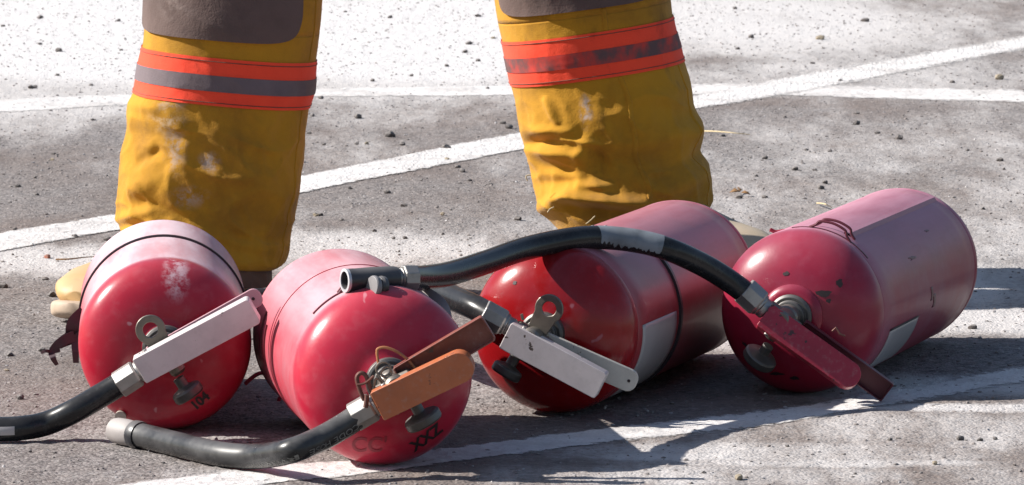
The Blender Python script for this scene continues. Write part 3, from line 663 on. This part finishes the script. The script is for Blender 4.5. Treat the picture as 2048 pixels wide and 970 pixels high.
# grey worn sleeve on the hose
seg = [p for p in s4 if at(1188, 0, p.y).x < p.x < at(1327, 0, p.y).x]
vs, fs = [], []; m_ = 22; k_ = 40
seg = spline(seg, 3)
for i, p in enumerate(seg):
    t = (seg[min(i + 1, len(seg) - 1)] - seg[max(i - 1, 0)]).normalized(); n1 = Vector((0, -1, 0)); n1 = (n1 - t * n1.dot(t)).normalized(); b1 = Vector((0, 0, 1)); b1 = (b1 - t * b1.dot(t) - n1 * b1.dot(n1)).normalized()
    lo = -18 - 16 * abs(math.sin(i * 0.52)) ** 0.35 + 26 * noise.noise((i * 0.3, 2.0, 1.0)) if i < len(seg) * 0.75 else -18 - 8 * math.sin(i * 1.1)
    for j in range(m_):
        a = R_(lo + (115 - lo) * j / (m_ - 1)); vs.append(p + (n1 * math.cos(a) + b1 * math.sin(a)) * 0.0128)
for i in range(len(seg) - 1):
    for j in range(m_ - 1): fs.append((i * m_ + j, i * m_ + j + 1, (i + 1) * m_ + j + 1, (i + 1) * m_ + j))
M['sleeve'] = plain('grey_tape', (0.19, 0.215, 0.245), 0.6, 0, 0.5, 70, 0.1, dust=0.05)
MB().add(vs, fs).build('tape_wrap', M['sleeve'], h4, label='shiny grey worn tape on the hose')
# nozzle lying on the second tank
NA, NB = at(808, 556, Ye2 + 0.018), at(690, 561, Ye2 - 0.01); nd = (NB - NA).normalized(); NL = (NB - NA).length
ferrule('nozzle_ferrule', at(832, 555, Ye2 + 0.022), at(790, 556, Ye2 + 0.013), 0.0115, M['ferrule'], e4.root)
nz = MB().rev(NA, nd, [(0, 0.008), (0.0115, 0.008), (0.0125, 0.012), (0.0125, NL * 0.55), (0.0118, NL * 0.8), (0.0118, NL), (0.0090, NL), (0.0085, NL - 0.002), (0.0080, NL * 0.4), (0, NL * 0.4)], 32).build('nozzle', M['nozzle_black'], e4.root, label='black nozzle with open mouth lying on the second tank')
MB().rev(NA, nd, [(0.0119, NL - 0.0025), (0.0121, NL + 0.0006), (0.0092, NL + 0.0008), (0.0088, NL - 0.003)], 32).build('mouth_rim', M['rim'], nz)
kc = at(748, 574, Ye2 - 0.018)
MB().rev(kc, Vector((-0.80, -0.55, 0.12)), [(0, -0.003), (0.0108, -0.003), (0.0115, -0.001), (0.0115, 0.0015), (0.0105, 0.003), (0, 0.0034)], 28).build('shutoff_knob', M['disc_dark'], e4.root, bevel=0.0003)
MB().rev(kc + Vector((0.0065, 0.003, 0.0005)), Vector((-0.80, -0.55, 0.12)), [(0, -0.004), (0.010, -0.004), (0.0105, 0.0), (0.009, 0.003), (0, 0.003)], 28).build('shutoff_knob', M['nozzle_black'], e4.root, bevel=0.0003)
# bracket, long lap seam, hook, label, chips
strap_clip(e4, 0.022, 72, 0.022, 14, M['dark_red'])
ringband(e4, 0.012, 0.003, 0.0010, 'clamp_band', M['dark_red'], 40, 100)
vs = []
for i in range(31):
    y = 0.035 + (e4.L - 0.045) * i / 30
    for (da, h) in ((0, 0.0), (-0.3, 0.0022), (-3.5, 0.0026), (-6.5, 0.0)): vs.append(P_cyl(e4, y, 66 + da, h))
fs = []
for i in range(30):
    for j in range(3): fs.append((4 * i + j, 4 * i + j + 1, 4 * i + 5 + j, 4 * i + 4 + j))
MB().add(vs, fs).build('lap_seam', m4, e4.root)
MB().tube(spline([at(x, y, e4.c.y + 0.03) for x, y in ((1606, 478), (1590, 470), (1572, 462), (1553, 464), (1540, 459))], 6), 0.0022, 8).build('hook', M['red_enamel'], e4.root)
patch(e4, 0.045, 0.185, -52, -16, 0.0006, 'paper_label', M['label'], label='worn white label low on the flank')
patch(e4, 0.045, 0.185, -16, -14.6, 0.0011, 'paper_label', M['black_band'], label='dark top edge of the label')
def chip(e, x, z, rx, rz, rot, seed):
    vs = [None]; k = 14; c, s = math.cos(rot), math.sin(rot); pts = [(0, 0)]
    for i in range(k):
        a = 2 * math.pi * i / k; q = 1 + 0.55 * noise.noise((math.cos(a) * 1.7 + seed, math.sin(a) * 1.7, seed)); pts.append((rx * q * math.cos(a), rz * q * math.sin(a)))
    vs = []
    for a, b in pts:
        X = x + a * c - b * s; Z = z + a * s + b * c; vs.append(e.c + e.rt * X + e.up * Z + e.ax * (dome_y(min(math.hypot(X, Z), RT), e.d, e.dn) - 0.0005))
    MB().add(vs, [(0, i + 1, (i + 1) % k + 1) for i in range(k)]).build('paint_chip', M['ink'], e.tank)
for (x, z, rx, rz, r) in ((0.034, 0.025, 0.009, 0.0035, 0), (0.050, 0.036, 0.003, 0.004, 0), (0.040, 0.017, 0.003, 0.002, 0), (-0.008, 0.045, 0.003, 0.002, 0.3), (-0.055, -0.035, 0.006, 0.0018, -0.6), (-0.02, -0.066, 0.008, 0.002, 0.1), (0.0, -0.07, 0.006, 0.002, 0)):
    chip(e4, x, z, rx, rz, r, x * 90)
for (y0, y1, a0, a1) in ((0.17, 0.195, 26, 28.5), (0.30, 0.315, 40, 41.5), (0.235, 0.245, -8, 2), (0.25, 0.262, -14, -4)):
    patch(e4, y0, y1, a0, a1, 0.0003, 'scuff', M['dark_red'], shape=lambda q: 0.25 * math.sin(q * 5), n=6, m=4)
for (x, z) in ((-0.035, 0.052), (0.052, -0.02)): chip(e3, x, z, 0.0022, 0.0018, 0, x * 70)

# ---------------------------------------------------------------- the firefighter's legs
pm = Matrix.Translation(Vector((gp(800, 600).x, 7.6, 0)))
person = empty('person', pm, 'person in mustard turnout trousers with orange reflective bands standing behind the extinguishers', 'person')
# rings: left px, left py, right px, right py, distance
LEGL = [(545, -1000, 800, -1000, 7.60), (520, -700, 812, -700, 7.58), (420, -450, 740, -450, 7.54), (345, -250, 680, -238, 7.48), (306, -150, 657, -130, 7.50), (294, -40, 646, -12, 7.50), (290, 40, 638, 68, 7.50), (286, 90, 632, 121, 7.50), (279, 122, 629, 154, 7.50), (273, 155, 626, 187, 7.50), (268, 182, 618, 215, 7.50),
        (254, 222, 611, 260, 7.50), (256, 255, 607, 295, 7.50), (250, 300, 604, 340, 7.50), (243, 345, 597, 385, 7.50), (236, 390, 590, 430, 7.50), (234, 425, 583, 470, 7.50), (238, 455, 572, 515, 7.50), (262, 480, 556, 532, 7.50), (270, 500, 541, 538, 7.50), (275, 530, 540, 567, 7.50)]
LEGR = [(815, -1000, 1085, -1000, 7.62), (822, -700, 1120, -700, 7.64), (905, -450, 1220, -470, 7.68), (950, -270, 1290, -310, 7.72), (973, -150, 1322, -195, 7.74), (986, -20, 1337, -72, 7.75), (996, 45, 1341, -2, 7.75), (1004, 80, 1345, 30, 7.75), (1010, 112, 1352, 62, 7.75), (1016, 142, 1360, 92, 7.75), (1022, 170, 1367, 120, 7.75),
        (1034, 212, 1383, 172, 7.75), (1041, 245, 1390, 215, 7.75), (1049, 275, 1405, 250, 7.75), (1056, 310, 1403, 295, 7.75), (1064, 350, 1419, 335, 7.75), (1074, 390, 1423, 372, 7.75), (1092, 425, 1422, 398, 7.75), (1118, 456, 1405, 425, 7.75), (1140, 478, 1380, 450, 7.75)]
SEAMV = {}
def leg_surface(rings, dep, seed, folds):
    K = len(rings); arr = np.array(rings, float)
    def S(th, v, off=0.0):              # v = ring number (real), th = 0 left, pi/2 front, pi right
        v = max(0.0, min(K - 1.0, v)); i = int(min(v, K - 2)); f = v - i
        im, ip = max(i - 1, 0), min(i + 2, K - 1); a, b, c, d = arr[im], arr[i], arr[i + 1], arr[ip]
        q = 0.5 * (2 * b + (c - a) * f + (2 * a - 5 * b + 4 * c - d) * f * f + (3 * b - a - 3 * c + d) * f ** 3)
        Y = q[4]; Lp, Rp = at(q[0], q[1], Y), at(q[2], q[3], Y); Cc = (Lp + Rp) / 2; A = (Lp - Rp) / 2
        ct, st = math.cos(th), math.sin(th); ex = 0.86
        x = math.copysign(abs(ct) ** ex, ct); y = math.copysign(abs(st) ** ex, st)
        Pp = Cc + A * x + Vector((0, -dep * y, 0))
        n = Vector((-ct * dep / 0.1, -st, 0)).normalized()
        w_ = min(1.0, max(0.0, (v - 9.6) / 3)); px = q[0] + (q[2] - q[0]) * (1 - ct) / 2; py = q[1] + (q[3] - q[1]) * (1 - ct) / 2 + 14 * st
        ps = Vector((Pp.x, Pp.y, Pp.z))
        e_ = 0.0
        # soft folds: wide ones everywhere, crushed ones towards the hem
        e_ += (0.0025 + 0.0060 * w_) * noise.noise(Vector((ps.x * 9 + seed, ps.y * 9, ps.z * 22)))
        rg = 1 - abs(noise.noise(Vector((ps.x * 13 + ps.z * 9 + seed * 2, ps.y * 13, ps.z * 24 + seed)))) * 2.2
        e_ += (0.001 + 0.0042 * w_) * max(0, rg) ** 2
        r2 = 1 - abs(noise.noise(Vector((ps.x * 34 + ps.z * 12 + seed, ps.y * 30, ps.z * 17 - seed)))) * 2.6
        e_ += (0.0006 + 0.0020 * w_) * max(0, r2) ** 2
        r3 = 1 - abs(noise.noise(Vector((ps.x * 60 - ps.z * 25, ps.y * 60, ps.z * 55 + seed)))) * 2.8
        e_ += (0.0002 + 0.0004 * w_) * max(0, r3) ** 2
        e_ += 0.0008 * (0.3 + w_) * noise.noise(Vector((ps.x * 45, ps.y * 45, ps.z * 60 + seed)))
        if st > -0.35:
            for (x0, y0, x1, y1, wd, am) in folds:
                dx, dy = x1 - x0, y1 - y0; L2 = dx * dx + dy * dy; t = max(0, min(1, ((px - x0) * dx + (py - y0) * dy) / L2))
                dd = math.hypot(px - x0 - t * dx, py - y0 - t * dy)
                if dd < 3 * wd: e_ += am * math.exp(-(dd / wd) ** 2) * (0.35 + 0.65 * math.sin(math.pi * min(1, max(0.0, 0.12 + 0.76 * t))))
        ee = e_ * (0.28 + 0.72 * abs(st))       # the outline keeps close to its rings
        return Pp + n * (ee + off)
    return S
FL = [(255, 205, 330, 215, 14, 0.006), (300, 190, 380, 250, 16, 0.006), (265, 240, 255, 330, 14, 0.007), (285, 330, 330, 300, 12, -0.008), (270, 385, 310, 370, 18, 0.008), (245, 435, 320, 422, 10, 0.009), (240, 450, 310, 448, 8, -0.008), (310, 400, 400, 440, 14, -0.006),
      (540, 300, 600, 180, 16, -0.004), (560, 480, 470, 470, 14, -0.005), (520, 250, 600, 400, 14, 0.003), (430, 470, 560, 500, 12, 0.005), (400, 300, 520, 360, 25, 0.003)]
FR = [(1075, 425, 1150, 388, 18, 0.020), (1150, 388, 1275, 405, 13, 0.019), (1090, 360, 1180, 362, 12, -0.007), (1170, 365, 1220, 370, 9, 0.009), (1090, 405, 1290, 425, 12, -0.008), (1065, 285, 1120, 275, 9, -0.011), (1060, 262, 1150, 262, 12, 0.009), (1065, 300, 1160, 310, 11, 0.009), (1080, 330, 1190, 340, 16, -0.010),
      (1100, 200, 1125, 240, 8, 0.008), (1200, 300, 1215, 345, 14, -0.007), (1180, 280, 1160, 340, 14, 0.005), (1300, 350, 1410, 300, 14, -0.008), (1310, 380, 1400, 350, 16, 0.007), (1385, 290, 1400, 320, 12, -0.008), (1230, 300, 1380, 260, 18, 0.004), (1040, 210, 1070, 330, 10, 0.008),
      (1060, 350, 1090, 420, 10, 0.007), (1300, 395, 1410, 395, 9, -0.005), (1235, 180, 1238, 330, 5, -0.002)]
SL = leg_surface(LEGL, 0.104, 3.1, FL); SR = leg_surface(LEGR, 0.110, 11.7, FR)
def surf_mesh(S, v0, v1, nth, nv, off=0.0, th0=0.0, th1=2 * math.pi, wig=None):
    closed = abs(th1 - th0 - 2 * math.pi) < 1e-6; k = nth if closed else nth + 1; vs = []; fs = []
    for i in range(nv + 1):
        for j in range(k):
            th = th0 + (th1 - th0) * j / nth; v = v0 + (v1 - v0) * i / nv
            vs.append(S(th, v, off))
    for i in range(nv):
        for j in range(nth): fs.append((i * k + j, i * k + (j + 1) % k, (i + 1) * k + (j + 1) % k, (i + 1) * k + j))
    return vs, fs
tm = MB()
for S, K in ((SL, len(LEGL)), (SR, len(LEGR))):
    tm.add(*surf_mesh(S, 0, 6, 60, 30)); tm.add(*surf_mesh(S, 6, K - 1, 200, 190))
# hip yoke joining both legs
hy = []; hf = []; nz_ = 36
for i, (zz, hw, hd) in enumerate(((0.66, 0.17, 0.085), (0.74, 0.185, 0.105), (0.84, 0.188, 0.118), (0.95, 0.182, 0.118), (1.06, 0.175, 0.112))):
    for j in range(nz_):
        a = 2 * math.pi * j / nz_; hy.append((gp(800, 600).x * 0 + at(815, -1000, 7.6).x + hw * math.cos(a), 7.61 + hd * math.sin(a), zz))
for i in range(4):
    for j in range(nz_): hf.append((i * nz_ + j, i * nz_ + (j + 1) % nz_, (i + 1) * nz_ + (j + 1) % nz_, (i + 1) * nz_ + j))
hf.append(tuple(range(nz_)))
tm.add(hy, hf)
trousers = tm.build('trousers', M['cloth_l'], person, smooth=60, solid=0.003)
def band(S, v0, v1, off, mat, name='reflective_band', label=None, th0=0.0, th1=2 * math.pi, parent=None, nv=14):
    return MB().add(*surf_mesh(S, v0, v1, 160, nv, off, th0, th1)).build(name, mat, parent or trousers, smooth=60, label=label)
band(SL, 7.0, 10.0, 0.0014, M['tape'], label='orange reflective band round the left-hand shin'); band(SL, 8.05, 9.0, 0.0022, M['silver_tape'], 'silver_stripe')
band(SR, 7.0, 10.0, 0.0014, M['tape'], label='scuffed orange reflective band round the right-hand shin'); band(SR, 8.05, 9.0, 0.0022, M['silver_worn'], 'silver_stripe')
def knee(S, v0, v1, t0, t1, label):
    n = 60; vs = []; fs = []; k = n + 1
    for lay in (0.0034, 0.0):
        for i in range(k):
            for j in range(k):
                s, t = -1 + 2 * i / n, -1 + 2 * j / n
                # rounded square map
                m = (abs(s) ** 5 + abs(t) ** 5) ** 0.2; mm = max(abs(s), abs(t)); f = (mm / m) if m > 1e-6 else 1
                s2_, t2_ = s * f, t * f
                vs.append(S((t0 + t1) / 2 + (t1 - t0) / 2 * t2_, (v0 + v1) / 2 + (v1 - v0) / 2 * s2_, lay))
    for i in range(n):
        for j in range(n): fs.append((i * k + j, i * k + j + 1, (i + 1) * k + j + 1, (i + 1) * k + j))
    B = k * k; rim = [j for j in range(k)] + [i * k + n for i in range(1, k)] + [n * k + j for j in range(n - 1, -1, -1)] + [i * k for i in range(n - 1, 0, -1)]
    for q in range(len(rim)): a, b = rim[q], rim[(q + 1) % len(rim)]; fs.append((a, b, B + b, B + a))
    MB().add(vs, fs).build('knee_patch', M['leather'], trousers, smooth=50, label=label)
knee(SL, 3.4, 6.28, 0.08, 2.42, 'brown leather knee patch')
knee(SR, 3.4, 5.75, 0.42, 2.62, 'brown leather knee patch')
def seam(S, th, v0, v1, wd, off=0.0012):
    n = 120; vs = []; fs = []
    for i in range(n + 1):
        v = v0 + (v1 - v0) * i / n; t_ = th + 0.02 * math.sin(v * 1.3)
        vs += [S(t_ - wd, v, -0.0005), S(t_ - wd * .7, v, off), S(t_ + wd * .7, v, off), S(t_ + wd, v, -0.0005)]
    for i in range(n):
        for j in range(3): fs.append((4 * i + j, 4 * i + j + 1, 4 * i + 5 + j, 4 * i + 4 + j))
    MB().add(vs, fs).build('seam', M['cloth_l'], trousers, smooth=60)
seam(SR, 1.76, 10.05, 16, 0.030); seam(SR, 1.72, 5.8, 6.95, 0.03); seam(SL, 2.75, 10.05, 18.5, 0.028); seam(SL, 2.75, 3, 6.95, 0.028); seam(SR, 2.7, 10.05, 18, 0.025)
def ringline(S, v, off, mat, name='stitching'):
    pts = [S(2 * math.pi * i / 150, v, off) for i in range(150)]
    MB().tube(pts, 0.0005, 5, closed=True).build(name, mat, trousers)
for S_ in (SL, SR):
    for v in (7.18, 9.82): ringline(S_, v, 0.0018, M['lining'])
# brown leather cuff at the hem of the left-hand leg
band(SL, 18.6, 20.0, 0.0012, M['lining'], 'cuff', 'brown cuff at the hem')
# loose threads
for (l, Yt) in (([(1095, 425), (1100, 418), (1108, 414)], 7.64), ([(1062, 350), (1052, 352), (1055, 362)], 7.66), ([(1172, 448), (1182, 440), (1190, 432)], 7.62)):
    MB().tube(spline([at(x, y, Yt) for x, y in l], 5), 0.0007, 6).build('loose_thread', M['straw'], trousers)
# body: hips and legs as one skin, hidden inside the clothes
bx = at(815, 0, 7.6).x
sk = [(Vector((bx, 7.62, 1.02)), 0.12), (Vector((bx, 7.62, 0.90)), 0.13), (Vector((bx - 0.09, 7.60, 0.80)), 0.075), (at(480, 0, 7.46), 0.052), (at(405, 400, 7.48), 0.042), (at(395, 560, 7.50), 0.036), (at(330, 600, 7.44), 0.030), (at(240, 615, 7.38), 0.022),
      (Vector((bx + 0.09, 7.63, 0.80)), 0.075), (at(1165, 0, 7.76), 0.052), (at(1235, 330, 7.78), 0.042), (at(1262, 500, 7.79), 0.036), (at(1330, 555, 7.74), 0.030), (at(1430, 570, 7.68), 0.022)]
me = bpy.data.meshes.new('body'); me.from_pydata([tuple(p - pm.translation) for p, r in sk], [(0, 1), (1, 2), (2, 3), (3, 4), (4, 5), (5, 6), (6, 7), (1, 8), (8, 9), (9, 10), (10, 11), (11, 12), (12, 13)], [])
bo = bpy.data.objects.new('body', me); C.objects.link(bo); bo.parent = person; me.materials.append(M['skin'])
bo.modifiers.new('skin', 'SKIN')
for i, (p, r) in enumerate(sk): me.skin_vertices[0].data[i].radius = (r * 0.9, r * 0.9)
me.skin_vertices[0].data[1].use_root = True
bo.modifiers.new('sub', 'SUBSURF').levels = 1
# boots
def boot(ankle, toe, mat, label, hs=0.76):
    a = Vector((ankle.x, ankle.y, 0)); d = Vector((toe.x, toe.y, 0)) - a; tl = d.length; d.normalize(); s = Vector((-d.y, d.x, 0))
    def loft(secs, name, m, par, k=28, lab=None):
        vs, fs = [], []
        for (x, hw, z0, z1, ex) in secs:
            z1 = z0 + (z1 - z0) * (hs if z1 > 0.03 else 1)
            for j in range(k):
                t = 2 * math.pi * j / k; c_, s_ = math.cos(t), math.sin(t)
                vs.append(a + d * x + s * hw * math.copysign(abs(c_) ** ex, c_) + Vector((0, 0, (z0 + z1) / 2 + (z1 - z0) / 2 * math.copysign(abs(s_) ** ex, s_))))
        for i in range(len(secs) - 1):
            for j in range(k): fs.append((i * k + j, i * k + (j + 1) % k, (i + 1) * k + (j + 1) % k, (i + 1) * k + j))
        fs += [tuple(range(k)), tuple(range((len(secs) - 1) * k, len(secs) * k))]
        return MB().add(vs, fs).build(name, m, par, smooth=50, lab=None) if False else MB().add(vs, fs).build(name, m, par, smooth=50, label=lab)
    T = tl
    b = loft([(-0.095, 0.012, 0.03, 0.07, 1), (-0.09, 0.028, 0.022, 0.095, .8), (-0.07, 0.037, 0.02, 0.12, .8), (-0.03, 0.040, 0.02, 0.135, .8), (0.02, 0.042, 0.02, 0.125, .8), (T * 0.45, 0.045, 0.02, 0.098, .8), (T * 0.62, 0.050, 0.02, 0.084, .75), (T * 0.78, 0.051, 0.02, 0.078, .75), (T * 0.90, 0.044, 0.02, 0.069, .8), (T * 0.965, 0.030, 0.022, 0.056, .9), (T * 0.995, 0.014, 0.028, 0.044, 1)], 'boot', mat, person, lab=label)
    loft([(-0.100, 0.016, 0.0, 0.024, .6), (-0.088, 0.034, 0.0, 0.026, .5), (-0.04, 0.042, 0.0, 0.026, .5), (0.02, 0.041, 0.004, 0.024, .5), (T * 0.5, 0.047, 0.002, 0.024, .5), (T * 0.75, 0.055, 0.0, 0.025, .5), (T * 0.92, 0.047, 0.003, 0.027, .5), (T * 1.0, 0.028, 0.010, 0.029, .6), (T * 1.02, 0.010, 0.014, 0.027, .8)], 'sole', M['sole'], b)
    sh = MB().tube(spline([a + Vector((0, 0, 0.10)) - d * 0.03, a + Vector((0, 0, 0.18)) - d * 0.035, a + Vector((0, 0, 0.24)) - d * 0.02], 5), 0.042, 24).build('shaft', mat, b)
    return b
boot(at(400, 0, 7.52), gp(150, 650), M['boot'], 'tan rubber boot pointing left, its toe showing past the leftmost tank')
boot(at(1262, 0, 7.79), gp(1540, 590), M['boot_shaded'], 'dusty boot pointing right, greyed with painted shade, its toe between two tanks', 1.0)

# ---------------------------------------------------------------- loose stones, straws, leaf litter
def stone_mesh(seed, mat, sub=2, flat=0.65):
    bm = bmesh.new(); bmesh.ops.create_icosphere(bm, subdivisions=sub, radius=1)
    for v in bm.verts:
        n = v.co.copy(); v.co *= 1 + 0.38 * noise.noise(n * 1.1 + Vector((seed * 3.1, 0, 0))) + 0.16 * noise.noise(n * 2.7 + Vector((0, seed, 0)))
        v.co.z *= flat
    me = bpy.data.meshes.new('pebble'); bm.to_mesh(me); bm.free(); me.materials.append(mat); me.shade_smooth(); me.set_sharp_from_angle(angle=R_(28)); return me
SM = [stone_mesh(i, M['stone']) for i in range(6)]; SPALE = [stone_mesh(i + 9, M['stone_pale']) for i in range(3)]; SRED = [stone_mesh(21, M['stone_red'])]
ORD = 'first second third fourth fifth sixth seventh eighth ninth tenth eleventh twelfth thirteenth fourteenth fifteenth sixteenth seventeenth eighteenth nineteenth twentieth'.split()
PEB = {}
def region(x, y):
    if y > 840: return 'on foreground asphalt before the tanks'
    if x < 300:
        return 'on white powder left of the trousers' if y < 200 else ('between far and diagonal lines at left' if y < 440 else 'on asphalt left of the leftmost tank')
    if x < 1100:
        if y < 190: return 'beyond the far line between the legs'
        return 'above the diagonal line between the legs' if y < 300 and y < 355 - 0.22 * (x - 620) + 20 else 'below the diagonal line between the legs'
    if y < 170: return 'on white powder right of the trousers'
    if y < 330: return 'just below the crossing lines at right'
    return 'on asphalt behind the two right tanks'
def pebble(px, py, wpx, me, label=None, hr=1.0):
    g = gp(px, py); s = wpx / 2 * g.y / FOC; hz = float(relief(g.x, g.y))
    o = bpy.data.objects.new('pebble', me); C.objects.link(o); o.location = (g.x, g.y, hz + s * 0.40 * hr); o.scale = (s, s * random.uniform(.75, 1.1), s * hr); o.rotation_euler = (0, 0, random.uniform(0, 6.28))
    if not label: PEB.setdefault(region(px, py), []).append((px, o, wpx, me in SPALE))
    return tag(o, label, 'pebble', 'loose pebbles scattered over the asphalt')
pebble(1478, 957, 20, SPALE[0], 'tan pebble alone on the pale asphalt at the bottom edge, the biggest in the foreground', 1.2)
pebble(893, 296, 18, SM[0], 'dark pebble lying on the upper edge of the diagonal white line between the legs')
pebble(894, 319, 11, SPALE[1], 'brownish pebble resting on the diagonal white line between the legs')
pebble(1798, 277, 16, SM[1], 'square dark pebble standing out on the grey asphalt above the rightmost tank', 1.2)
pebble(1478, 394, 15, SM[2], 'bluish grey pebble beside a curled dry leaf right of the trousers')
pebble(1642, 378, 15, SM[3], 'dark pebble just left of and above the rightmost tank')
pebble(95, 514, 15, SRED[0], 'reddish pebble on the pale dust at the left, above the boot toe')
pebble(104, 594, 20, SM[4], 'flat dark pebble just left of the boot toe')
pebble(6, 575, 20, SM[5], 'dark pebble cut by the left edge of the picture')
pebble(215, 480, 15, SM[0], 'dark pebble touching the upper left of the leftmost tank')
pebble(150, 474, 13, SM[1], 'dark reddish pebble right under the diagonal line at the left')
pebble(640, 430, 13, SM[2], 'dark pebble close to the right side of the left-hand trouser leg')
pebble(716, 236, 17, SM[3], 'dark pebble below the far white line between the legs')
pebble(805, 290, 14, SM[4], 'dark round pebble above the diagonal line, halfway between the legs')
pebble(780, 272, 22, SM[5], 'cluster-like broad dark pebble above the diagonal line')
pebble(1945, 657, 18, SM[2], 'dark pebble in the sunlit gap of the shadows right of the rightmost tank')
pebble(1920, 878, 17, SM[3], 'dark pebble in the sunlit foreground at the right')
pebble(1870, 930, 14, SPALE[2], 'pale pebble in the foreground at the lower right')
for (x, y, wd) in [(118, 102, 14), (62, 176, 13), (70, 175, 11), (182, 170, 10), (80, 88, 9), (115, 150, 9), (237, 42, 9), (80, 36, 12), (6, 52, 10), (242, 100, 8), (1730, 42, 18), (1640, 78, 20), (1502, 75, 12), (1470, 18, 10), (1625, 127, 10), (1680, 162, 11), (1998, 158, 18), (1905, 165, 10), (1475, 98, 10),
                   (956, 33, 14), (938, 88, 14), (986, 77, 10), (930, 104, 11), (956, 121, 10), (780, 36, 10), (690, 24, 8), (745, 161, 9), (823, 151, 9), (893, 133, 9), (975, 177, 8), (642, 197, 12), (1006, 247, 13), (1018, 256, 15), (713, 288, 10), (733, 288, 9), (648, 289, 9), (625, 232, 11), (618, 266, 10),
                   (1713, 248, 15), (1715, 228, 9), (1755, 266, 12), (2000, 322, 14), (2008, 338, 8), (1935, 301, 8), (1530, 317, 12), (1612, 299, 9), (1660, 302, 9), (1512, 353, 9), (1590, 340, 13), (1630, 341, 10), (1530, 395, 12), (1966, 418, 9), (1640, 455, 9), (1650, 368, 11), (1445, 272, 12), (1570, 234, 8),
                   (925, 343, 14), (915, 334, 12), (818, 340, 7), (940, 361, 10), (775, 386, 14), (808, 412, 14), (885, 431, 11), (1035, 440, 18), (632, 431, 12), (683, 440, 11), (749, 462, 11), (787, 476, 9), (810, 476, 10), (886, 468, 8), (842, 362, 7), (982, 367, 8), (700, 376, 8), (680, 500, 8),
                   (40, 796, 18), (20, 711, 16), (84, 702, 14), (14, 741, 11), (90, 560, 14), (36, 372, 12), (74, 390, 9), (105, 320, 10), (190, 315, 9), (108, 307, 9), (185, 240, 8), (20, 405, 8), (70, 355, 7), (326, 925, 9), (30, 460, 10), (1780, 880, 10), (1990, 878, 10), (1960, 880, 12), (1408, 945, 10), (1575, 892, 8), (1710, 948, 7), (1465, 440, 8),
                   (60, 900, 9), (210, 620, 8), (1290, 800, 7), (1330, 690, 6), (1400, 700, 7)]:
    pebble(x, y, wd, random.choice(SM if random.random() < .85 else SPALE), None, random.uniform(.8, 1.2))
for rg, l in PEB.items():
    l.sort(key=lambda q: q[0])
    for i, (x, o, wd, pale) in enumerate(l):
        o['label'] = '%s %s pebble, %s from left of those %s' % ('tiny' if wd < 9.5 else 'small' if wd < 14 else 'broad', 'pale' if pale else 'dark', ORD[min(i, 19)], rg)
# fine grit nobody could count: one object
def grit(name, n, smin, smax, mat, ymin, ymax, seed):
    rng = np.random.default_rng(seed); bm = bmesh.new(); bmesh.ops.create_icosphere(bm, subdivisions=1, radius=1)
    base = np.array([v.co[:] for v in bm.verts]); fc = np.array([[v.index for v in f.verts] for f in bm.faces]); bm.free()
    Y = rng.uniform(ymin ** 2, ymax ** 2, n) ** 0.5; X = rng.uniform(-1, 1, n) * Y * 1024 / FOC * 1.25
    s = smin * (smax / smin) ** (rng.random(n) ** 2.4)
    rot = rng.uniform(0, 6.28, n); sx = rng.uniform(.7, 1.3, n) * s; sy = rng.uniform(.7, 1.3, n) * s; sz = rng.uniform(.35, .8, n) * s
    jit = rng.uniform(.72, 1.28, (n, len(base), 1)); b = base[None] * jit
    x = b[..., 0] * sx[:, None]; y = b[..., 1] * sy[:, None]; z = b[..., 2] * sz[:, None]
    c, q = np.cos(rot)[:, None], np.sin(rot)[:, None]
    V = np.stack([x * c - y * q + X[:, None], x * q + y * c + Y[:, None], z + sz[:, None] * 0.35 + relief(X, Y)[:, None]], -1).reshape(-1, 3)
    F = (fc[None] + (np.arange(n) * len(base))[:, None, None]).reshape(-1, 3)
    me = bpy.data.meshes.new(name); me.from_pydata(V.tolist(), [], F.tolist()); me.materials.append(mat)
    o = bpy.data.objects.new(name, me); C.objects.link(o); return o
M['grit'] = plain('grey_grit', (0.24, 0.21, 0.20), 0.9, 0, 0.5, 300, 0.3, dust=0.2)
tag(grit('grit', 34000, 0.0005, 0.0028, M['grit'], 5.6, 13.6, 5), 'fine grey grit strewn over the asphalt', 'grit', kind='stuff')
tag(grit('powder_crumbs', 14000, 0.0005, 0.0022, M['label'], 5.6, 13.6, 8), 'pale crumbs of dried powder strewn over the asphalt', 'powder', kind='stuff')
def straw(name, l, r, label, mat='straw', cat='straw'):
    pts = spline([gp(x, y, r + zz) for x, y, zz in l], 6); o = MB().tube(pts, [r * (1 - 0.6 * i / (len(pts) - 1)) for i in range(len(pts))], 7).build(name, M[mat]); tag(o, label, cat)
straw('straw', [(1405, 262, .001), (1435, 263, .003), (1470, 266, .003), (1500, 269, .0)], 0.0013, 'long pale straw lying right of the trousers at knee side')
straw('straw', [(1634, 406, .001), (1650, 408, .006), (1664, 415, .0)], 0.0012, 'short curved pale straw above the rightmost tank')
straw('twig', [(112, 519, .001), (140, 518, .002), (165, 515, .002), (190, 513, 0)], 0.0013, 'thin brown twig beside the reddish pebble at the left', 'leaf', 'twig')
lf = MB()
for i, (x, y) in enumerate(((1470, 385), (1480, 382), (1492, 388))):
    g = gp(x, y, 0.002); a = i * 1.3; vs = [g + Vector((math.cos(a) * .008, math.sin(a) * .02, .001)), g + Vector((-math.sin(a) * .004, math.cos(a) * .008, .006)), g - Vector((math.cos(a) * .008, math.sin(a) * .02, 0)), g + Vector((math.sin(a) * .004, -math.cos(a) * .008, .003))]
    lf.add(vs, [(0, 1, 2), (0, 2, 3)])
tag(lf.build('dry_leaf', M['leaf'], solid=0.0003), 'curled brown dry leaf beside the bluish pebble', 'leaf')
